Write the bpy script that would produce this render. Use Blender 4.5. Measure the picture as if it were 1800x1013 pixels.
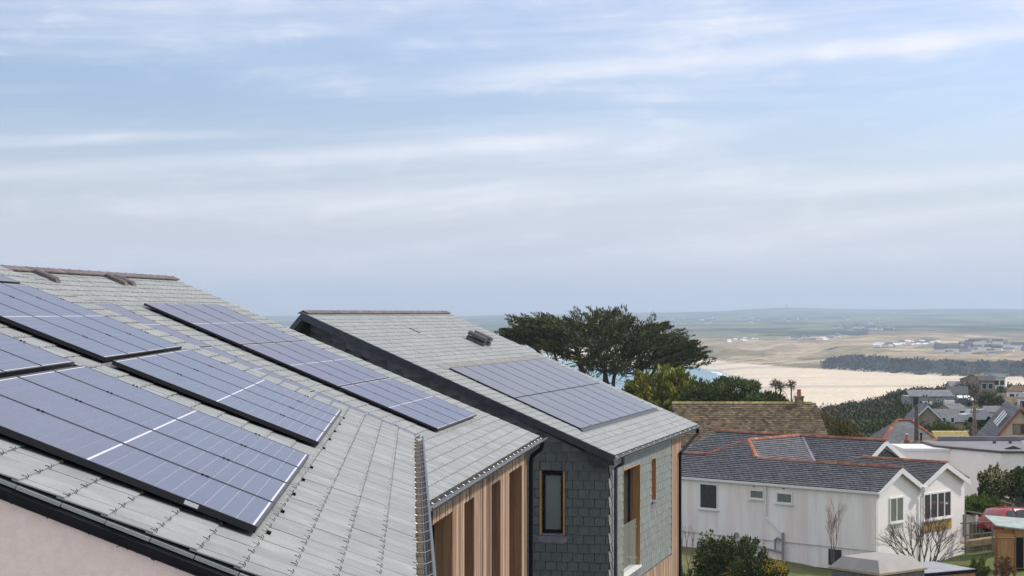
import bpy, math, random
from mathutils import Vector, Matrix
random.seed(7)
R = math.radians
scene = bpy.context.scene
for o in list(bpy.data.objects): bpy.data.objects.remove(o)
COL = scene.collection

# ------------------------------------------------------------------ camera
CZ = 62.0                       # camera height above the sea
cam_d = bpy.data.cameras.new('camera'); cam = bpy.data.objects.new('camera', cam_d); COL.objects.link(cam)
cam.location = (0, 0, CZ); cam.rotation_euler = (R(90), 0, 0)
cam_d.sensor_width = 36; cam_d.lens = 64.0; cam_d.shift_y = 44.5/1800
cam_d.clip_start = 0.1; cam_d.clip_end = 60000
scene.camera = cam

# ------------------------------------------------------------------ sky + sun
SUN_AZ, SUN_EL = 66.0, 40.0     # azimuth measured from the view direction towards the right
world = bpy.data.worlds.new('World'); scene.world = world; world.use_nodes = True
wn, wl = world.node_tree.nodes, world.node_tree.links
wn.clear()
w_out = wn.new('ShaderNodeOutputWorld'); w_bg = wn.new('ShaderNodeBackground')
w_sky = wn.new('ShaderNodeTexSky'); w_sky.sky_type = 'NISHITA'; w_sky.sun_disc = False
w_sky.sun_elevation = R(SUN_EL); w_sky.sun_rotation = R(SUN_AZ)
w_sky.air_density = 1.0; w_sky.dust_density = 1.2; w_sky.ozone_density = 1.5; w_sky.altitude = 60
SKY_STRENGTH = 0.13
w_bg.inputs['Strength'].default_value = SKY_STRENGTH

class NT:
    """small helper for node trees"""
    def __init__(s, nt): s.n, s.l = nt.nodes, nt.links
    def put(s, sock, val):
        if isinstance(val, bpy.types.NodeSocket): s.l.new(val, sock)
        elif val is not None: sock.default_value = val
    def m(s, op, a, b=None, c=None, clamp=False):
        n = s.n.new('ShaderNodeMath'); n.operation = op; n.use_clamp = clamp
        s.put(n.inputs[0], a); s.put(n.inputs[1], b)
        if c is not None: s.put(n.inputs[2], c)
        return n.outputs[0]
    def mix(s, f, a, b):
        n = s.n.new('ShaderNodeMix'); n.data_type = 'RGBA'
        s.put(n.inputs[0], f)
        for k, x in ((6, a), (7, b)):
            if isinstance(x, (tuple, list)): x = (*x[:3], 1)
            s.put(n.inputs[k], x)
        return n.outputs[2]
    def noise(s, vec, scale, detail=3, rough=0.55, dist=0.0):
        n = s.n.new('ShaderNodeTexNoise'); s.put(n.inputs['Vector'], vec)
        n.inputs['Scale'].default_value = scale; n.inputs['Detail'].default_value = detail
        n.inputs['Roughness'].default_value = rough; n.inputs['Distortion'].default_value = dist
        return n.outputs['Fac']
    def ramp(s, v, stops):
        n = s.n.new('ShaderNodeValToRGB'); s.put(n.inputs[0], v)
        e = n.color_ramp.elements
        while len(e) < len(stops): e.new(0.5)
        for k, (p, c) in enumerate(stops):
            e[k].position = p; e[k].color = (*c, 1) if isinstance(c, (tuple, list)) else (c, c, c, 1)
        return n.outputs[0]
    def mapr(s, v, a, b, c=0.0, d=1.0, smooth=True):
        n = s.n.new('ShaderNodeMapRange'); n.interpolation_type = 'SMOOTHSTEP' if smooth else 'LINEAR'
        s.put(n.inputs[0], v)
        for k, x in ((1, a), (2, b), (3, c), (4, d)): s.put(n.inputs[k], x)
        return n.outputs[0]
    def comb(s, x, y, z):
        n = s.n.new('ShaderNodeCombineXYZ')
        for k, v in enumerate((x, y, z)): s.put(n.inputs[k], v)
        return n.outputs[0]
    def sep(s, v):
        n = s.n.new('ShaderNodeSeparateXYZ'); s.put(n.inputs[0], v); return n.outputs

W = NT(world.node_tree)
w_tc = wn.new('ShaderNodeTexCoord')
dx, dy, dz = W.sep(w_tc.outputs['Generated'])
az = W.m('ARCTAN2', dx, dy)                     # radians, 0 = straight ahead
el = W.m('ARCSINE', dz)
# thin cirrus sheets and streaks, nearly level, rising slightly to the right
tilt = W.m('SUBTRACT', el, W.m('MULTIPLY', az, 0.055))
v1 = W.comb(W.m('MULTIPLY', az, 4.0), W.m('MULTIPLY', tilt, 34.0), 1.7)
c1 = W.noise(v1, 1.0, 6, 0.58, 0.5)
v2 = W.comb(W.m('MULTIPLY', az, 2.2), W.m('MULTIPLY', tilt, 60.0), 5.1)
c2 = W.noise(v2, 1.0, 5, 0.55, 0.3)
v3 = W.comb(W.m('MULTIPLY', az, 22.0), W.m('MULTIPLY', el, 60.0), 9.0)
c3 = W.noise(v3, 1.0, 6, 0.6, 0.4)
sheet = W.mapr(c1, 0.43, 0.76)
fine = W.mapr(c2, 0.50, 0.74)
puff = W.mapr(W.m('ADD', c3, W.m('MULTIPLY', W.m('SUBTRACT', c1, 0.5), 0.7)), 0.52, 0.80)
def streak(az0, el0, slope, half, a_lo, a_hi, gain):
    d = W.m('SUBTRACT', el, W.m('ADD', el0, W.m('MULTIPLY', W.m('SUBTRACT', az, az0), slope)))
    d = W.m('ADD', d, W.m('MULTIPLY', W.m('SUBTRACT', c1, 0.5), 0.016))
    band = W.m('SUBTRACT', 1.0, W.mapr(W.m('ABSOLUTE', d), 0.0, half))
    lim = W.m('MULTIPLY', W.mapr(az, a_lo, a_lo+0.09), W.m('SUBTRACT', 1.0, W.mapr(az, a_hi-0.05, a_hi)))
    return W.m('MULTIPLY', W.m('MULTIPLY', band, lim), W.m('MULTIPLY', gain, W.mapr(c2, 0.25, 0.62, 0.45, 1.0)))
s1 = streak(0.12, 0.139, 0.062, 0.0085, -0.07, 0.62, 0.58)
s2 = streak(-0.10, 0.087, 0.078, 0.0075, -0.42, 0.07, 0.38)
s3 = streak(0.05, 0.066, 0.03, 0.009, -0.25, 0.42, 0.28)
low = W.m('SUBTRACT', 1.0, W.mapr(el, 0.012, 0.115))       # milky air towards the horizon
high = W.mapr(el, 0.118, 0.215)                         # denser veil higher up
cov = W.m('MULTIPLY', sheet, 0.42)
cov = W.m('ADD', cov, W.m('MULTIPLY', fine, 0.22))
cov = W.m('ADD', cov, W.m('MULTIPLY', puff, 0.26))
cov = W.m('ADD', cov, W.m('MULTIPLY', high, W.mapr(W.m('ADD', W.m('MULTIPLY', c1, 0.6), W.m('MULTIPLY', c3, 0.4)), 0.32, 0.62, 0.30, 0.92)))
for s_ in (s1, s2, s3): cov = W.m('ADD', cov, s_)
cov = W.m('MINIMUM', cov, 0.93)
SKY_GAIN = (0.67, 0.68, 0.80)
g_ = wn.new('ShaderNodeMix'); g_.data_type = 'RGBA'; g_.blend_type = 'MULTIPLY'; g_.inputs[0].default_value = 1
wl.new(w_sky.outputs[0], g_.inputs[6]); g_.inputs[7].default_value = (*SKY_GAIN, 1)
base = W.mix(W.m('MULTIPLY', low, 0.95), g_.outputs[2], (3.85, 4.02, 4.62))
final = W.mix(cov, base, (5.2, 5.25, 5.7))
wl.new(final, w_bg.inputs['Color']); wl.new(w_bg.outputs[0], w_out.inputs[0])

sun_d = bpy.data.lights.new('sun', 'SUN'); sun_d.energy = 2.7; sun_d.angle = R(3.0); sun_d.color = (1.0, 0.93, 0.84)
sun = bpy.data.objects.new('sun', sun_d); COL.objects.link(sun); sun.location = (40, 20, CZ+40)
sd = Vector((math.sin(R(SUN_AZ))*math.cos(R(SUN_EL)), math.cos(R(SUN_AZ))*math.cos(R(SUN_EL)), math.sin(R(SUN_EL))))
sun.rotation_euler = sd.to_track_quat('Z', 'Y').to_euler()

vs = scene.view_settings
vs.view_transform = 'Standard'; vs.look = 'None'; vs.exposure = 0.5; vs.gamma = 1.0; vs.use_curve_mapping = False
scene.cycles.volume_bounces = 0; scene.cycles.max_bounces = 6

# ------------------------------------------------------------------ materials
MATS = {}
def mat(name, col, rough=0.7, var=0.12, scale=6.0, spec=0.3, metal=0.0, bump=0.0, bscale=40.0, col2=None, nscale=None,
        islands=0.0, coat=0.0, detail=4, tint=False, stretch=None, ior=None, subsurf=0.0):
    """procedural material: colour varied by noise, by object and by mesh island, with fine relief"""
    if name in MATS: return MATS[name]
    m = bpy.data.materials.new(name); m.use_nodes = True; T = NT(m.node_tree)
    b = next(n for n in T.n if n.type == 'BSDF_PRINCIPLED')
    tc = T.n.new('ShaderNodeTexCoord'); vec = tc.outputs['Object']
    if stretch:
        mp = T.n.new('ShaderNodeMapping'); mp.inputs['Scale'].default_value = stretch; T.l.new(vec, mp.inputs[0]); vec = mp.outputs[0]
    oi = T.n.new('ShaderNodeObjectInfo')
    if islands:
        # every object (and every loose piece) samples its own patch of the noise
        ge = T.n.new('ShaderNodeNewGeometry')
        r = T.m('FRACT', T.m('ADD', oi.outputs['Random'], ge.outputs['Random Per Island']))
        vm = T.n.new('ShaderNodeVectorMath'); vm.operation = 'ADD'; T.l.new(vec, vm.inputs[0])
        T.put(vm.inputs[1], T.comb(T.m('MULTIPLY', r, 91.0), T.m('MULTIPLY', r, 57.0), T.m('MULTIPLY', r, 33.0))); vec = vm.outputs[0]
    nz = T.noise(vec, scale, detail)
    c2 = col2 if col2 else tuple(min(1, c*(1-2.2*var)) for c in col)
    c = T.mix(T.mapr(nz, 0.3, 0.7), col, c2)
    if islands:
        hs = T.n.new('ShaderNodeHueSaturation'); T.put(hs.inputs['Color'], c)
        T.put(hs.inputs['Value'], T.mapr(r, 0, 1, 1-islands, 1+islands, False))
        T.put(hs.inputs['Hue'], T.mapr(T.m('FRACT', T.m('MULTIPLY', r, 7.3)), 0, 1, 0.488, 0.512, False))
        c = hs.outputs[0]
    if tint:
        at = T.n.new('ShaderNodeAttribute'); at.attribute_name = 'tint'
        mx = T.n.new('ShaderNodeMix'); mx.data_type = 'RGBA'; mx.blend_type = 'MULTIPLY'; mx.inputs[0].default_value = 1
        T.l.new(c, mx.inputs[6]); T.l.new(at.outputs['Color'], mx.inputs[7]); c = mx.outputs[2]
    T.l.new(c, b.inputs['Base Color'])
    b.inputs['Roughness'].default_value = rough; b.inputs['Metallic'].default_value = metal
    b.inputs['Specular IOR Level'].default_value = spec
    if ior: b.inputs['IOR'].default_value = ior
    if coat: b.inputs['Coat Weight'].default_value = coat
    if bump:
        bn = T.n.new('ShaderNodeBump'); bn.inputs['Strength'].default_value = bump; bn.inputs['Distance'].default_value = 0.02
        T.l.new(T.noise(vec, bscale, 4), bn.inputs['Height']); T.l.new(bn.outputs[0], b.inputs['Normal'])
    MATS[name] = m; return m

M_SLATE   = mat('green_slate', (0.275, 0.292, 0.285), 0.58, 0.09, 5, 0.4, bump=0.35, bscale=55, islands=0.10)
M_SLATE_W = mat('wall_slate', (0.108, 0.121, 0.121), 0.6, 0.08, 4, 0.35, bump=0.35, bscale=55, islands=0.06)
M_DECK    = mat('dark_underlay', (0.10, 0.10, 0.095), 0.9, 0.1)
M_LEAD    = mat('lead_sheet', (0.21, 0.21, 0.235), 0.55, 0.22, 3, 0.4, col2=(0.13, 0.125, 0.16))
M_BLACK   = mat('black_metal', (0.012, 0.012, 0.014), 0.7, 0.1, spec=0.1)
M_GUTTER  = mat('anthracite_gutter', (0.06, 0.07, 0.085), 0.35, 0.15, spec=0.5, metal=0.3)
M_GRIM    = mat('gutter_silt', (0.16, 0.125, 0.09), 0.9, 0.3, 14)
M_WIRE    = mat('bracket_wire', (0.62, 0.56, 0.47), 0.4, 0.1, metal=0.4)
M_HOOK    = mat('hook_wire', (0.065, 0.052, 0.042), 0.5, 0.15, metal=0.2)
M_RENDER  = mat('pink_render', (0.80, 0.65, 0.555), 0.95, 0.04, 20, 0.1, bump=0.5, bscale=110)
M_CEDAR   = mat('cedar_board', (0.41, 0.285, 0.20), 0.75, 0.2, 3, 0.2, col2=(0.26, 0.175, 0.12), islands=0.38, stretch=(8, 8, 0.5))
M_REVEAL  = mat('brown_timber', (0.34, 0.20, 0.115), 0.65, 0.2, 3, 0.25, col2=(0.25, 0.14, 0.075), islands=0.12, stretch=(8, 8, 0.5))
M_OAK     = mat('golden_timber', (0.46, 0.255, 0.105), 0.6, 0.2, 3, 0.25, col2=(0.36, 0.19, 0.075), islands=0.1, stretch=(8, 8, 0.6))
M_RIDGE   = mat('plum_ridge_tile', (0.165, 0.135, 0.138), 0.7, 0.2, 5, 0.3, islands=0.12)
M_FRAME   = mat('panel_frame', (0.014, 0.014, 0.017), 0.4, 0.05, spec=0.4)
M_BACK    = mat('panel_backsheet', (0.62, 0.63, 0.67), 0.28, 0.03, spec=0.5, ior=1.35)
M_CELL    = mat('panel_cell', (0.048, 0.050, 0.115), 0.22, 0.12, 2.5, 0.5, col2=(0.036, 0.042, 0.092), islands=0.06, ior=1.42)
M_CELLB   = mat('panel_cell_black', (0.060, 0.055, 0.075), 0.2, 0.10, 1.5, 0.5, ior=1.6)
M_GLASS   = mat('window_glass', (0.045, 0.055, 0.058), 0.04, 0.1, spec=0.6)
M_VENT    = mat('grey_vent', (0.085, 0.088, 0.098), 0.5, 0.1)

# ------------------------------------------------------------------ mesh helpers
class MB:
    """collects shapes into one mesh"""
    def __init__(s): s.v, s.f, s.t, s.cur = [], [], [], (1, 1, 1)
    def add(s, vs_, fs_):
        o = len(s.v); s.v += [tuple(p) for p in vs_]; s.t += [s.cur]*len(vs_)
        s.f += [tuple(i+o for i in f) for f in fs_]; return s
    def hexa(s, p):          # 8 points: bottom 4 then top 4
        return s.add(p, [(0,3,2,1), (4,5,6,7), (0,1,5,4), (1,2,6,5), (2,3,7,6), (3,0,4,7)])
    def box(s, x0, x1, y0, y1, z0, z1):
        return s.hexa([(x0,y0,z0),(x1,y0,z0),(x1,y1,z0),(x0,y1,z0),(x0,y0,z1),(x1,y0,z1),(x1,y1,z1),(x0,y1,z1)])
    def poly(s, pts): return s.add(pts, [tuple(range(len(pts)))])
    def prism(s, pts, d):
        n = len(pts); d = Vector(d); q = [Vector(p) for p in pts]; q2 = [p+d for p in q]
        return s.add(q+q2, [tuple(range(n-1, -1, -1)), tuple(range(n, 2*n))] + [(i, (i+1) % n, n+(i+1) % n, n+i) for i in range(n)])
    def tube(s, pts, r, n=6, caps=True):
        pts = [Vector(p) for p in pts]; k = len(pts)
        rs = r if isinstance(r, (list, tuple)) else [r]*k
        vs_, fs_ = [], []
        up = None
        for i, p in enumerate(pts):
            t = (pts[min(i+1, k-1)]-pts[max(i-1, 0)])
            if t.length < 1e-9: t = Vector((0, 0, 1))
            t.normalize()
            if up is None: up = Vector((0, 0, 1)) if abs(t.z) < 0.9 else Vector((1, 0, 0))
            a = t.cross(up)
            if a.length < 1e-6: a = t.cross(Vector((0, 1, 0.3)))
            a.normalize(); b_ = a.cross(t)
            for j in range(n):
                w = 2*math.pi*j/n; vs_.append(p+(a*math.cos(w)+b_*math.sin(w))*rs[i])
        for i in range(k-1):
            for j in range(n): fs_.append((i*n+j, i*n+(j+1) % n, (i+1)*n+(j+1) % n, (i+1)*n+j))
        if caps: fs_ += [tuple(range(n-1, -1, -1)), tuple(range((k-1)*n, k*n))]
        return s.add(vs_, fs_)
    def mesh(s, name, base=(0, 0, 0), smooth=False):
        me = bpy.data.meshes.new(name); b = base
        me.from_pydata([(p[0]-b[0], p[1]-b[1], p[2]-b[2]) for p in s.v], [], s.f)
        if any(c != (1, 1, 1) for c in s.t):
            at = me.color_attributes.new('tint', 'FLOAT_COLOR', 'POINT')
            for i, c in enumerate(s.t): at.data[i].color = (*c, 1)
        if smooth:
            for p in me.polygons: p.use_smooth = True
        me.update(); return me
    def build(s, name, m, parent=None, base=(0, 0, 0), kind=None, smooth=False, label=None):
        me = s.mesh(name, base, smooth); me.materials.append(m)
        return link(name, me, parent, kind=kind, label=label)
def link(name, me, parent=None, loc=(0, 0, 0), rot=(0, 0, 0), kind=None, label=None):
    o = bpy.data.objects.new(name, me); COL.objects.link(o); o.location = loc; o.rotation_euler = rot
    if parent: o.parent = parent
    if kind: o['kind'] = kind
    if label: o['label'] = label
    return o
def tag(o, label, cat, group=None, kind=None):
    o['label'] = label
    if cat: o['category'] = cat
    if group: o['group'] = group
    if kind: o['kind'] = kind
    return o
def empty(name, loc, rz, label, cat, group=None):
    o = bpy.data.objects.new(name, None); COL.objects.link(o); o.location = loc; o.rotation_euler = (0, 0, rz)
    o.empty_display_size = 0.3
    return tag(o, label, cat, group)
class Frame:
    """a building's own axes: x = v (down its main slope), y = u (along its ridge); coordinates are given
    relative to the camera's plan position and height and stored relative to the thing's base"""
    def __init__(s, deg, base):
        s.a = R(deg); s.b = base
    def world(s, v, u, z): 
        return (v*math.cos(s.a)+u*math.sin(s.a), -v*math.sin(s.a)+u*math.cos(s.a), z+CZ)
    def root(s, name, label, cat, group=None):
        s.o = empty(name, s.world(*s.b), -s.a, label, cat, group); return s.o
    def part(s, mb, name, m, parent=None, **k):
        return mb.build(name, m, parent or s.o, s.b, **k)
    def loc(s, v, u, z): return (v-s.b[0], u-s.b[1], z-s.b[2])
class Roof:
    """plane z = ze + (ve - v) tan; P(u, d, h): d measured down the slope from the eave (negative = up)"""
    def __init__(s, ve, ze, tan):
        s.ve, s.ze, s.th = ve, ze, math.atan(tan); s.c, s.s = math.cos(s.th), math.sin(s.th)
    def P(s, u, d, h=0.0): return (s.ve+d*s.c+h*s.s, u, s.ze-d*s.s+h*s.c)

# one slate: tail edge slightly ragged, tail lifted on the course below
def slate_geo(w, g, seed, t=0.006, lift=0.010, gap=0.0025):
    rr = random.Random(seed); hw = w/2-gap
    e = [rr.uniform(-0.004, 0.004) for _ in range(3)]
    top, bot = [], []
    for y, x in ((-hw, g+e[0]), (0, g+e[1]), (hw, g+e[2])): top.append((x, y, lift+t))
    pts = [(-0.03, -hw, 0.001), (-0.03, hw, 0.001), (g+e[2], hw, lift), (g+e[1], 0, lift), (g+e[0], -hw, lift),
           (-0.03, -hw, 0.001+t), (-0.03, hw, 0.001+t), (g+e[2], hw, lift+t), (g+e[1], 0, lift+t), (g+e[0], -hw, lift+t)]
    return pts, [(5, 9, 8, 7, 6), (2, 7, 8, 3), (3, 8, 9, 4), (1, 6, 7, 2), (0, 4, 9, 5)]
def slate_field(fr, roof, courses, umin, umax, w, g, m, name, nmax, skip=None, score=None, hooks=True, hook_near=0, seed=1, d0=0.0, lift=0.010, gap=0.0025):
    """courses of slates from the eave up; the ones that show largest are objects, the rest one joined part"""
    rr = random.Random(seed); th = roof.th
    geos = [slate_geo(w, g, seed*10+k, lift=lift, gap=gap) for k in range(6)]
    meshes = []
    for k, (p, f) in enumerate(geos):
        me = bpy.data.meshes.new(name); me.from_pydata(p, [], f); me.materials.append(m); me.update(); meshes.append(me)
    cand, rest, hk = [], MB(), []
    for c in range(courses):
        d = d0-(c+1)*g; lo, hi = min(umin(d), umin(d+g)), max(umax(d), umax(d+g)); clo, chi = max(umin(d), umin(d+g)), min(umax(d), umax(d+g))
        off = (w/2 if c % 2 else 0)
        n0 = math.ceil((lo-off)/w-0.5)
        u = off+n0*w
        edges = []
        while u-w/2 < hi-0.02:
            a, b = max(u-w/2, lo), min(u+w/2, hi)
            if b-a > 0.03: edges.append((a, b))
            u += w
        for a, b in edges:
            uc = (a+b)/2
            if skip and skip(uc, d+g/2): continue
            full = (b-a) > w*0.98 and a >= clo-1e-6 and b <= chi+1e-6
            dz_ = rr.uniform(0, 0.003); tilt = rr.uniform(-0.006, 0.006)
            if full: cand.append((uc, d, dz_, tilt, b-a))
            else:
                pts, f = slate_geo(b-a, g, rr.randint(0, 999), lift=lift)
                rest.add([roof.P(min(max(uc+p[1], umin(d+p[0])), umax(d+p[0])), d+p[0], p[2]+dz_) for p in pts], f)
            hk.append((uc, d+g))
    if score: cand.sort(key=lambda q: score(q[0], q[1]))
    for i, (uc, d, dz_, tilt, ww) in enumerate(cand):
        k = rr.randrange(6)
        if i < nmax:
            o = link(name, meshes[k], fr.o, fr.loc(*roof.P(uc, d, dz_)), (0, th, tilt*0.6))
        else:
            rest.add([roof.P(uc+p[1], d+p[0], p[2]+dz_) for p in geos[k][0]], geos[k][1])
    if rest.v: fr.part(rest, name+'_courses', m, kind='stuff')
    if hooks:
        hook_pts = [(-0.020, 0, 0.014), (0.003, 0, 0.014), (0.010, 0.002, 0.008), (0.011, 0.003, 0.018), (0.002, 0.002, 0.026)]
        hm = MB(); hm.tube(hook_pts, 0.0022, 4); hme = hm.mesh('slate_hook'); hme.materials.append(M_HOOK)
        if score: hk.sort(key=lambda q: score(q[0], q[1]))
        jm = MB()
        for i, (uc, d) in enumerate(hk):
            uc += rr.uniform(-0.012, 0.012); rz = rr.uniform(-0.35, 0.35)
            if i < hook_near: link('slate_hook', hme, fr.o, fr.loc(*roof.P(uc, d, 0.004)), (0, th, rz))
            else: jm.tube([roof.P(uc+p[1]+p[0]*rz, d+p[0], p[2]+0.004) for p in hook_pts[:1]+hook_pts[2:]], 0.0020, 3)
        if jm.v: fr.part(jm, 'slate_hooks', M_HOOK, kind='stuff')

# ------------------------------------------------------------------ solar panels
ORD = ['first', 'second', 'third', 'fourth', 'fifth', 'sixth', 'seventh', 'eighth']
PANEL_CACHE = {}
def panel_meshes(w, l, strips):
    key = (round(w, 3), round(l, 3), strips)
    if key in PANEL_CACHE: return PANEL_CACHE[key]
    t, e = 0.032, 0.015
    fm = MB()
    fm.box(0, l, -w/2, -w/2+e, -t, 0.0015); fm.box(0, l, w/2-e, w/2, -t, 0.0015)
    fm.box(0, e, -w/2+e, w/2-e, -t, 0.0015); fm.box(l-e, l, -w/2+e, w/2-e, -t, 0.0015)
    fm.box(e, l-e, -w/2+e, w/2-e, -t, -t+0.004)
    out = {'frame': fm.mesh('frame')}; out['frame'].materials.append(M_FRAME)
    if strips:
        bs = MB(); bs.box(e, l-e, -w/2+e, w/2-e, -0.006, -0.001); out['backsheet'] = bs.mesh('backsheet'); out['backsheet'].materials.append(M_BACK)
        mx, my, mid, gap = 0.026, 0.018, 0.012, 0.0022
        hl = (l-2*mx-mid)/2; sl = hl/strips
        cs = MB(); cs.box(0, sl-gap, -w/2+my, w/2-my, -0.0009, 0.0003)
        out['cell'] = cs.mesh('cell_strip'); out['cell'].materials.append(M_CELL)
        out['xs'] = [mx+i*sl+gap/2 for i in range(strips)]+[mx+hl+mid+i*sl+gap/2 for i in range(strips)]
    else:
        bs = MB(); bs.box(e, l-e, -w/2+e, w/2-e, -0.006, 0.0); out['glass'] = bs.mesh('glass'); out['glass'].materials.append(M_CELLB)
    cm = MB(); cm.box(-0.020, -0.006, -0.007, 0.007, -0.03, 0.006); cm.box(0.006, 0.020, -0.007, 0.007, -0.03, 0.006)
    out['clamp'] = cm.mesh('clamp'); out['clamp'].materials.append(M_BLACK)
    PANEL_CACHE[key] = out; return out
def solar_panel(fr, roof, u, d, h, w, l, strips, label, group):
    """u = centre along the eave, d = upper end down-slope coordinate, h = height of its face above the roof"""
    pm = panel_meshes(w, l, strips)
    o = empty('solar_panel', fr.world(*roof.P(u, d, h)), 0, label, 'solar panel', group)
    o.rotation_euler = (Matrix.Rotation(-fr.a, 3, 'Z') @ Matrix.Rotation(roof.th, 3, 'Y')).to_euler()
    link('frame', pm['frame'], o)
    if strips:
        link('backsheet', pm['backsheet'], o)
        for x in pm['xs']: link('cell_strip', pm['cell'], o, (x, 0, 0))
    else: link('glass', pm['glass'], o)
    for fx in (0.23, 0.77): link('clamp', pm['clamp'], o, (l*fx, w/2+0.004, 0))
    return o

def gutter(fr, name, v, u0, u1, z, r=0.062, n=40, silt=True):
    """half-round gutter along u with an outer rolled rim and wire straps"""
    g = MB(); pr = []
    for k in range(9):
        w = math.pi*k/8; pr.append((v-r*math.cos(w), z-r*math.sin(w)))
    pr2 = [(v-(r-0.004)*math.cos(math.pi*k/8), z-(r-0.004)*math.sin(math.pi*k/8)) for k in range(9)]
    ring = pr+pr2[::-1]
    g.prism([(a, u0, b) for a, b in ring], (0, u1-u0, 0))
    o = fr.part(g, name, M_GUTTER)
    rim = MB(); rim.tube([(v+r, u0, z), (v+r, u1, z)], 0.011, 8)
    rim.build('rim', M_GUTTER, o, fr.b)
    if silt:
        s = MB(); s.box(v-r*0.72, v+r*0.1, u0+0.05, u1-0.05, z-r*0.72, z-r*0.55); s.build('silt', M_GRIM, o, fr.b)
    wm = MB(); wm.tube([(-r+0.004, 0, 0.004), (-r*0.5, 0.012, -0.014), (r*0.3, 0.004, -0.012), (r*0.95, 0, 0.006)], 0.0042, 4)
    me = wm.mesh('strap'); me.materials.append(M_WIRE)
    for i in range(n):
        uu = u0+0.12+(u1-u0-0.2)*i/(n-1)
        link('strap', me, o, fr.loc(v, uu, z))
    return o

def cut_rects(r, holes):
    """a rectangle (x0, x1, y0, y1) minus some rectangular holes"""
    out = [r]
    for h in holes:
        nxt = []
        for (x0, x1, y0, y1) in out:
            if x1 <= h[0] or x0 >= h[1] or y1 <= h[2] or y0 >= h[3]: nxt.append((x0, x1, y0, y1)); continue
            a, b = max(x0, h[0]), min(x1, h[1])
            if x0 < h[0]: nxt.append((x0, h[0], y0, y1))
            if x1 > h[1]: nxt.append((h[1], x1, y0, y1))
            if y0 < h[2]: nxt.append((a, b, y0, h[2]))
            if y1 > h[3]: nxt.append((a, b, h[3], y1))
        out = nxt
    return [q for q in out if q[1]-q[0] > 0.015 and q[3]-q[2] > 0.015]
# ================================================================== nearest house (slate roof, splayed verge)
fa = Frame(-3.13, (0.0, 20.7, -8.0))
A = fa.root('slate_roofed_house', 'nearest house, pale slate roof above a pink rendered gable wall', 'house')
ra = Roof(0.014, -1.386, 0.402)
SE = 0.53                                             # eave, in the camera-fitted slope coordinate
def va_near(d): return 7.74-0.008*d                    # near verge (d = 0 at the eave, negative up)
def va_far(d): return 20.7-0.138*d
TOPA = -8.4
deck = MB()
deck.prism([ra.P(va_near(0), 0, -0.03), ra.P(va_far(0), 0, -0.03), ra.P(va_far(TOPA), TOPA, -0.03), ra.P(va_near(TOPA), TOPA, -0.03)], (-0.03*ra.s, 0, -0.03*ra.c))
fa.part(deck, 'roof_deck', M_DECK)
def skip_a(u, d):
    s = d+SE
    if 9.6 < u < 13.4 and -3.6 < s < -0.55: return True
    if 15.4 < u < 19.6 and -5.6 < s < -0.55: return True
    return False
slate_field(fa, ra, 42, va_near, va_far, 0.25, 0.2, M_SLATE, 'roof_slate', 300, skip=skip_a,
            score=lambda u, d: u+abs(min(0, d+2.0))*3.0+(6 if d < -2.2 and u > 13 else 0), hook_near=160, seed=3)
# second thickness of slate at the verge, fascia, wall below
vg = MB()
for k in range(42):
    d0, d1 = -k*0.2, -(k+1)*0.2+0.004
    jj = random.uniform(-0.006, 0.006)
    vg.hexa([ra.P(va_near(d0)-0.016+jj, d0, -0.024), ra.P(va_near(d0)+0.12, d0, -0.024), ra.P(va_near(d1)+0.12, d1, -0.024), ra.P(va_near(d1)-0.016+jj, d1, -0.024),
             ra.P(va_near(d0)-0.016+jj, d0, -0.008), ra.P(va_near(d0)+0.12, d0, -0.008), ra.P(va_near(d1)+0.12, d1, -0.008), ra.P(va_near(d1)-0.016+jj, d1, -0.008)])
fa.part(vg, 'undercloak', M_SLATE)
fs = MB()                                              # dark verge trim with a rounded lower lip
uv_ = 7.735
prof = [(-0.012, 0.0), (-0.030, -0.012), (-0.034, -0.034), (-0.024, -0.052), (0.0, -0.058), (0.04, -0.055), (0.04, 0.0)]
p0, p1 = [ra.P(uv_+a_, 0.0, -0.03+b_) for a_, b_ in prof], [ra.P(uv_+0.067+a_, TOPA, -0.03+b_) for a_, b_ in prof]
n_ = len(prof)
fs.add(p0+p1, [tuple(range(n_)), tuple(range(2*n_-1, n_-1, -1))]+[(i, n_+i, n_+(i+1) % n_, (i+1) % n_) for i in range(n_)])
fa.part(fs, 'verge_trim', M_BLACK)
gt = MB()
rr = random.Random(5)
for k in range(900):                                   # moss and grit caught under the verge trim
    d_ = rr.uniform(-5.0, 0.0); clus = 0.5+0.5*math.sin(d_*9.0)+rr.uniform(-.3, .5)
    if clus < 0.45: continue
    p = Vector(ra.P(uv_+0.008-0.008*d_+rr.uniform(-0.022, 0.01), d_, -0.080-abs(rr.gauss(0, 0.004)))); q = rr.uniform(0.003, 0.007)
    gt.add([p+Vector((q, 0, 0)), p+Vector((-q, 0, 0)), p+Vector((0, q, 0)), p+Vector((0, -q, 0)), p+Vector((0, 0, q*0.8)), p+Vector((0, 0, -q*0.8))],
           [(0,2,4), (2,1,4), (1,3,4), (3,0,4), (2,0,5), (1,2,5), (3,1,5), (0,3,5)])
fa.part(gt, 'moss', M_GRIM, kind='stuff')
wl_ = MB(); q0, q1 = ra.P(uv_+0.012, 0.0, -0.085), ra.P(uv_+0.079, TOPA, -0.085)
wl_.prism([q0, q1, (q1[0], q1[1], -8.0), (q0[0], q0[1], -8.0)], (0.0, 0.2, 0))
fa.part(wl_, 'rendered_wall', M_RENDER)
ew = MB(); ew.box(-0.42, -0.14, 7.96, 20.6, -8.0, -1.46); fa.part(ew, 'eave_wall', M_RENDER)
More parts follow.
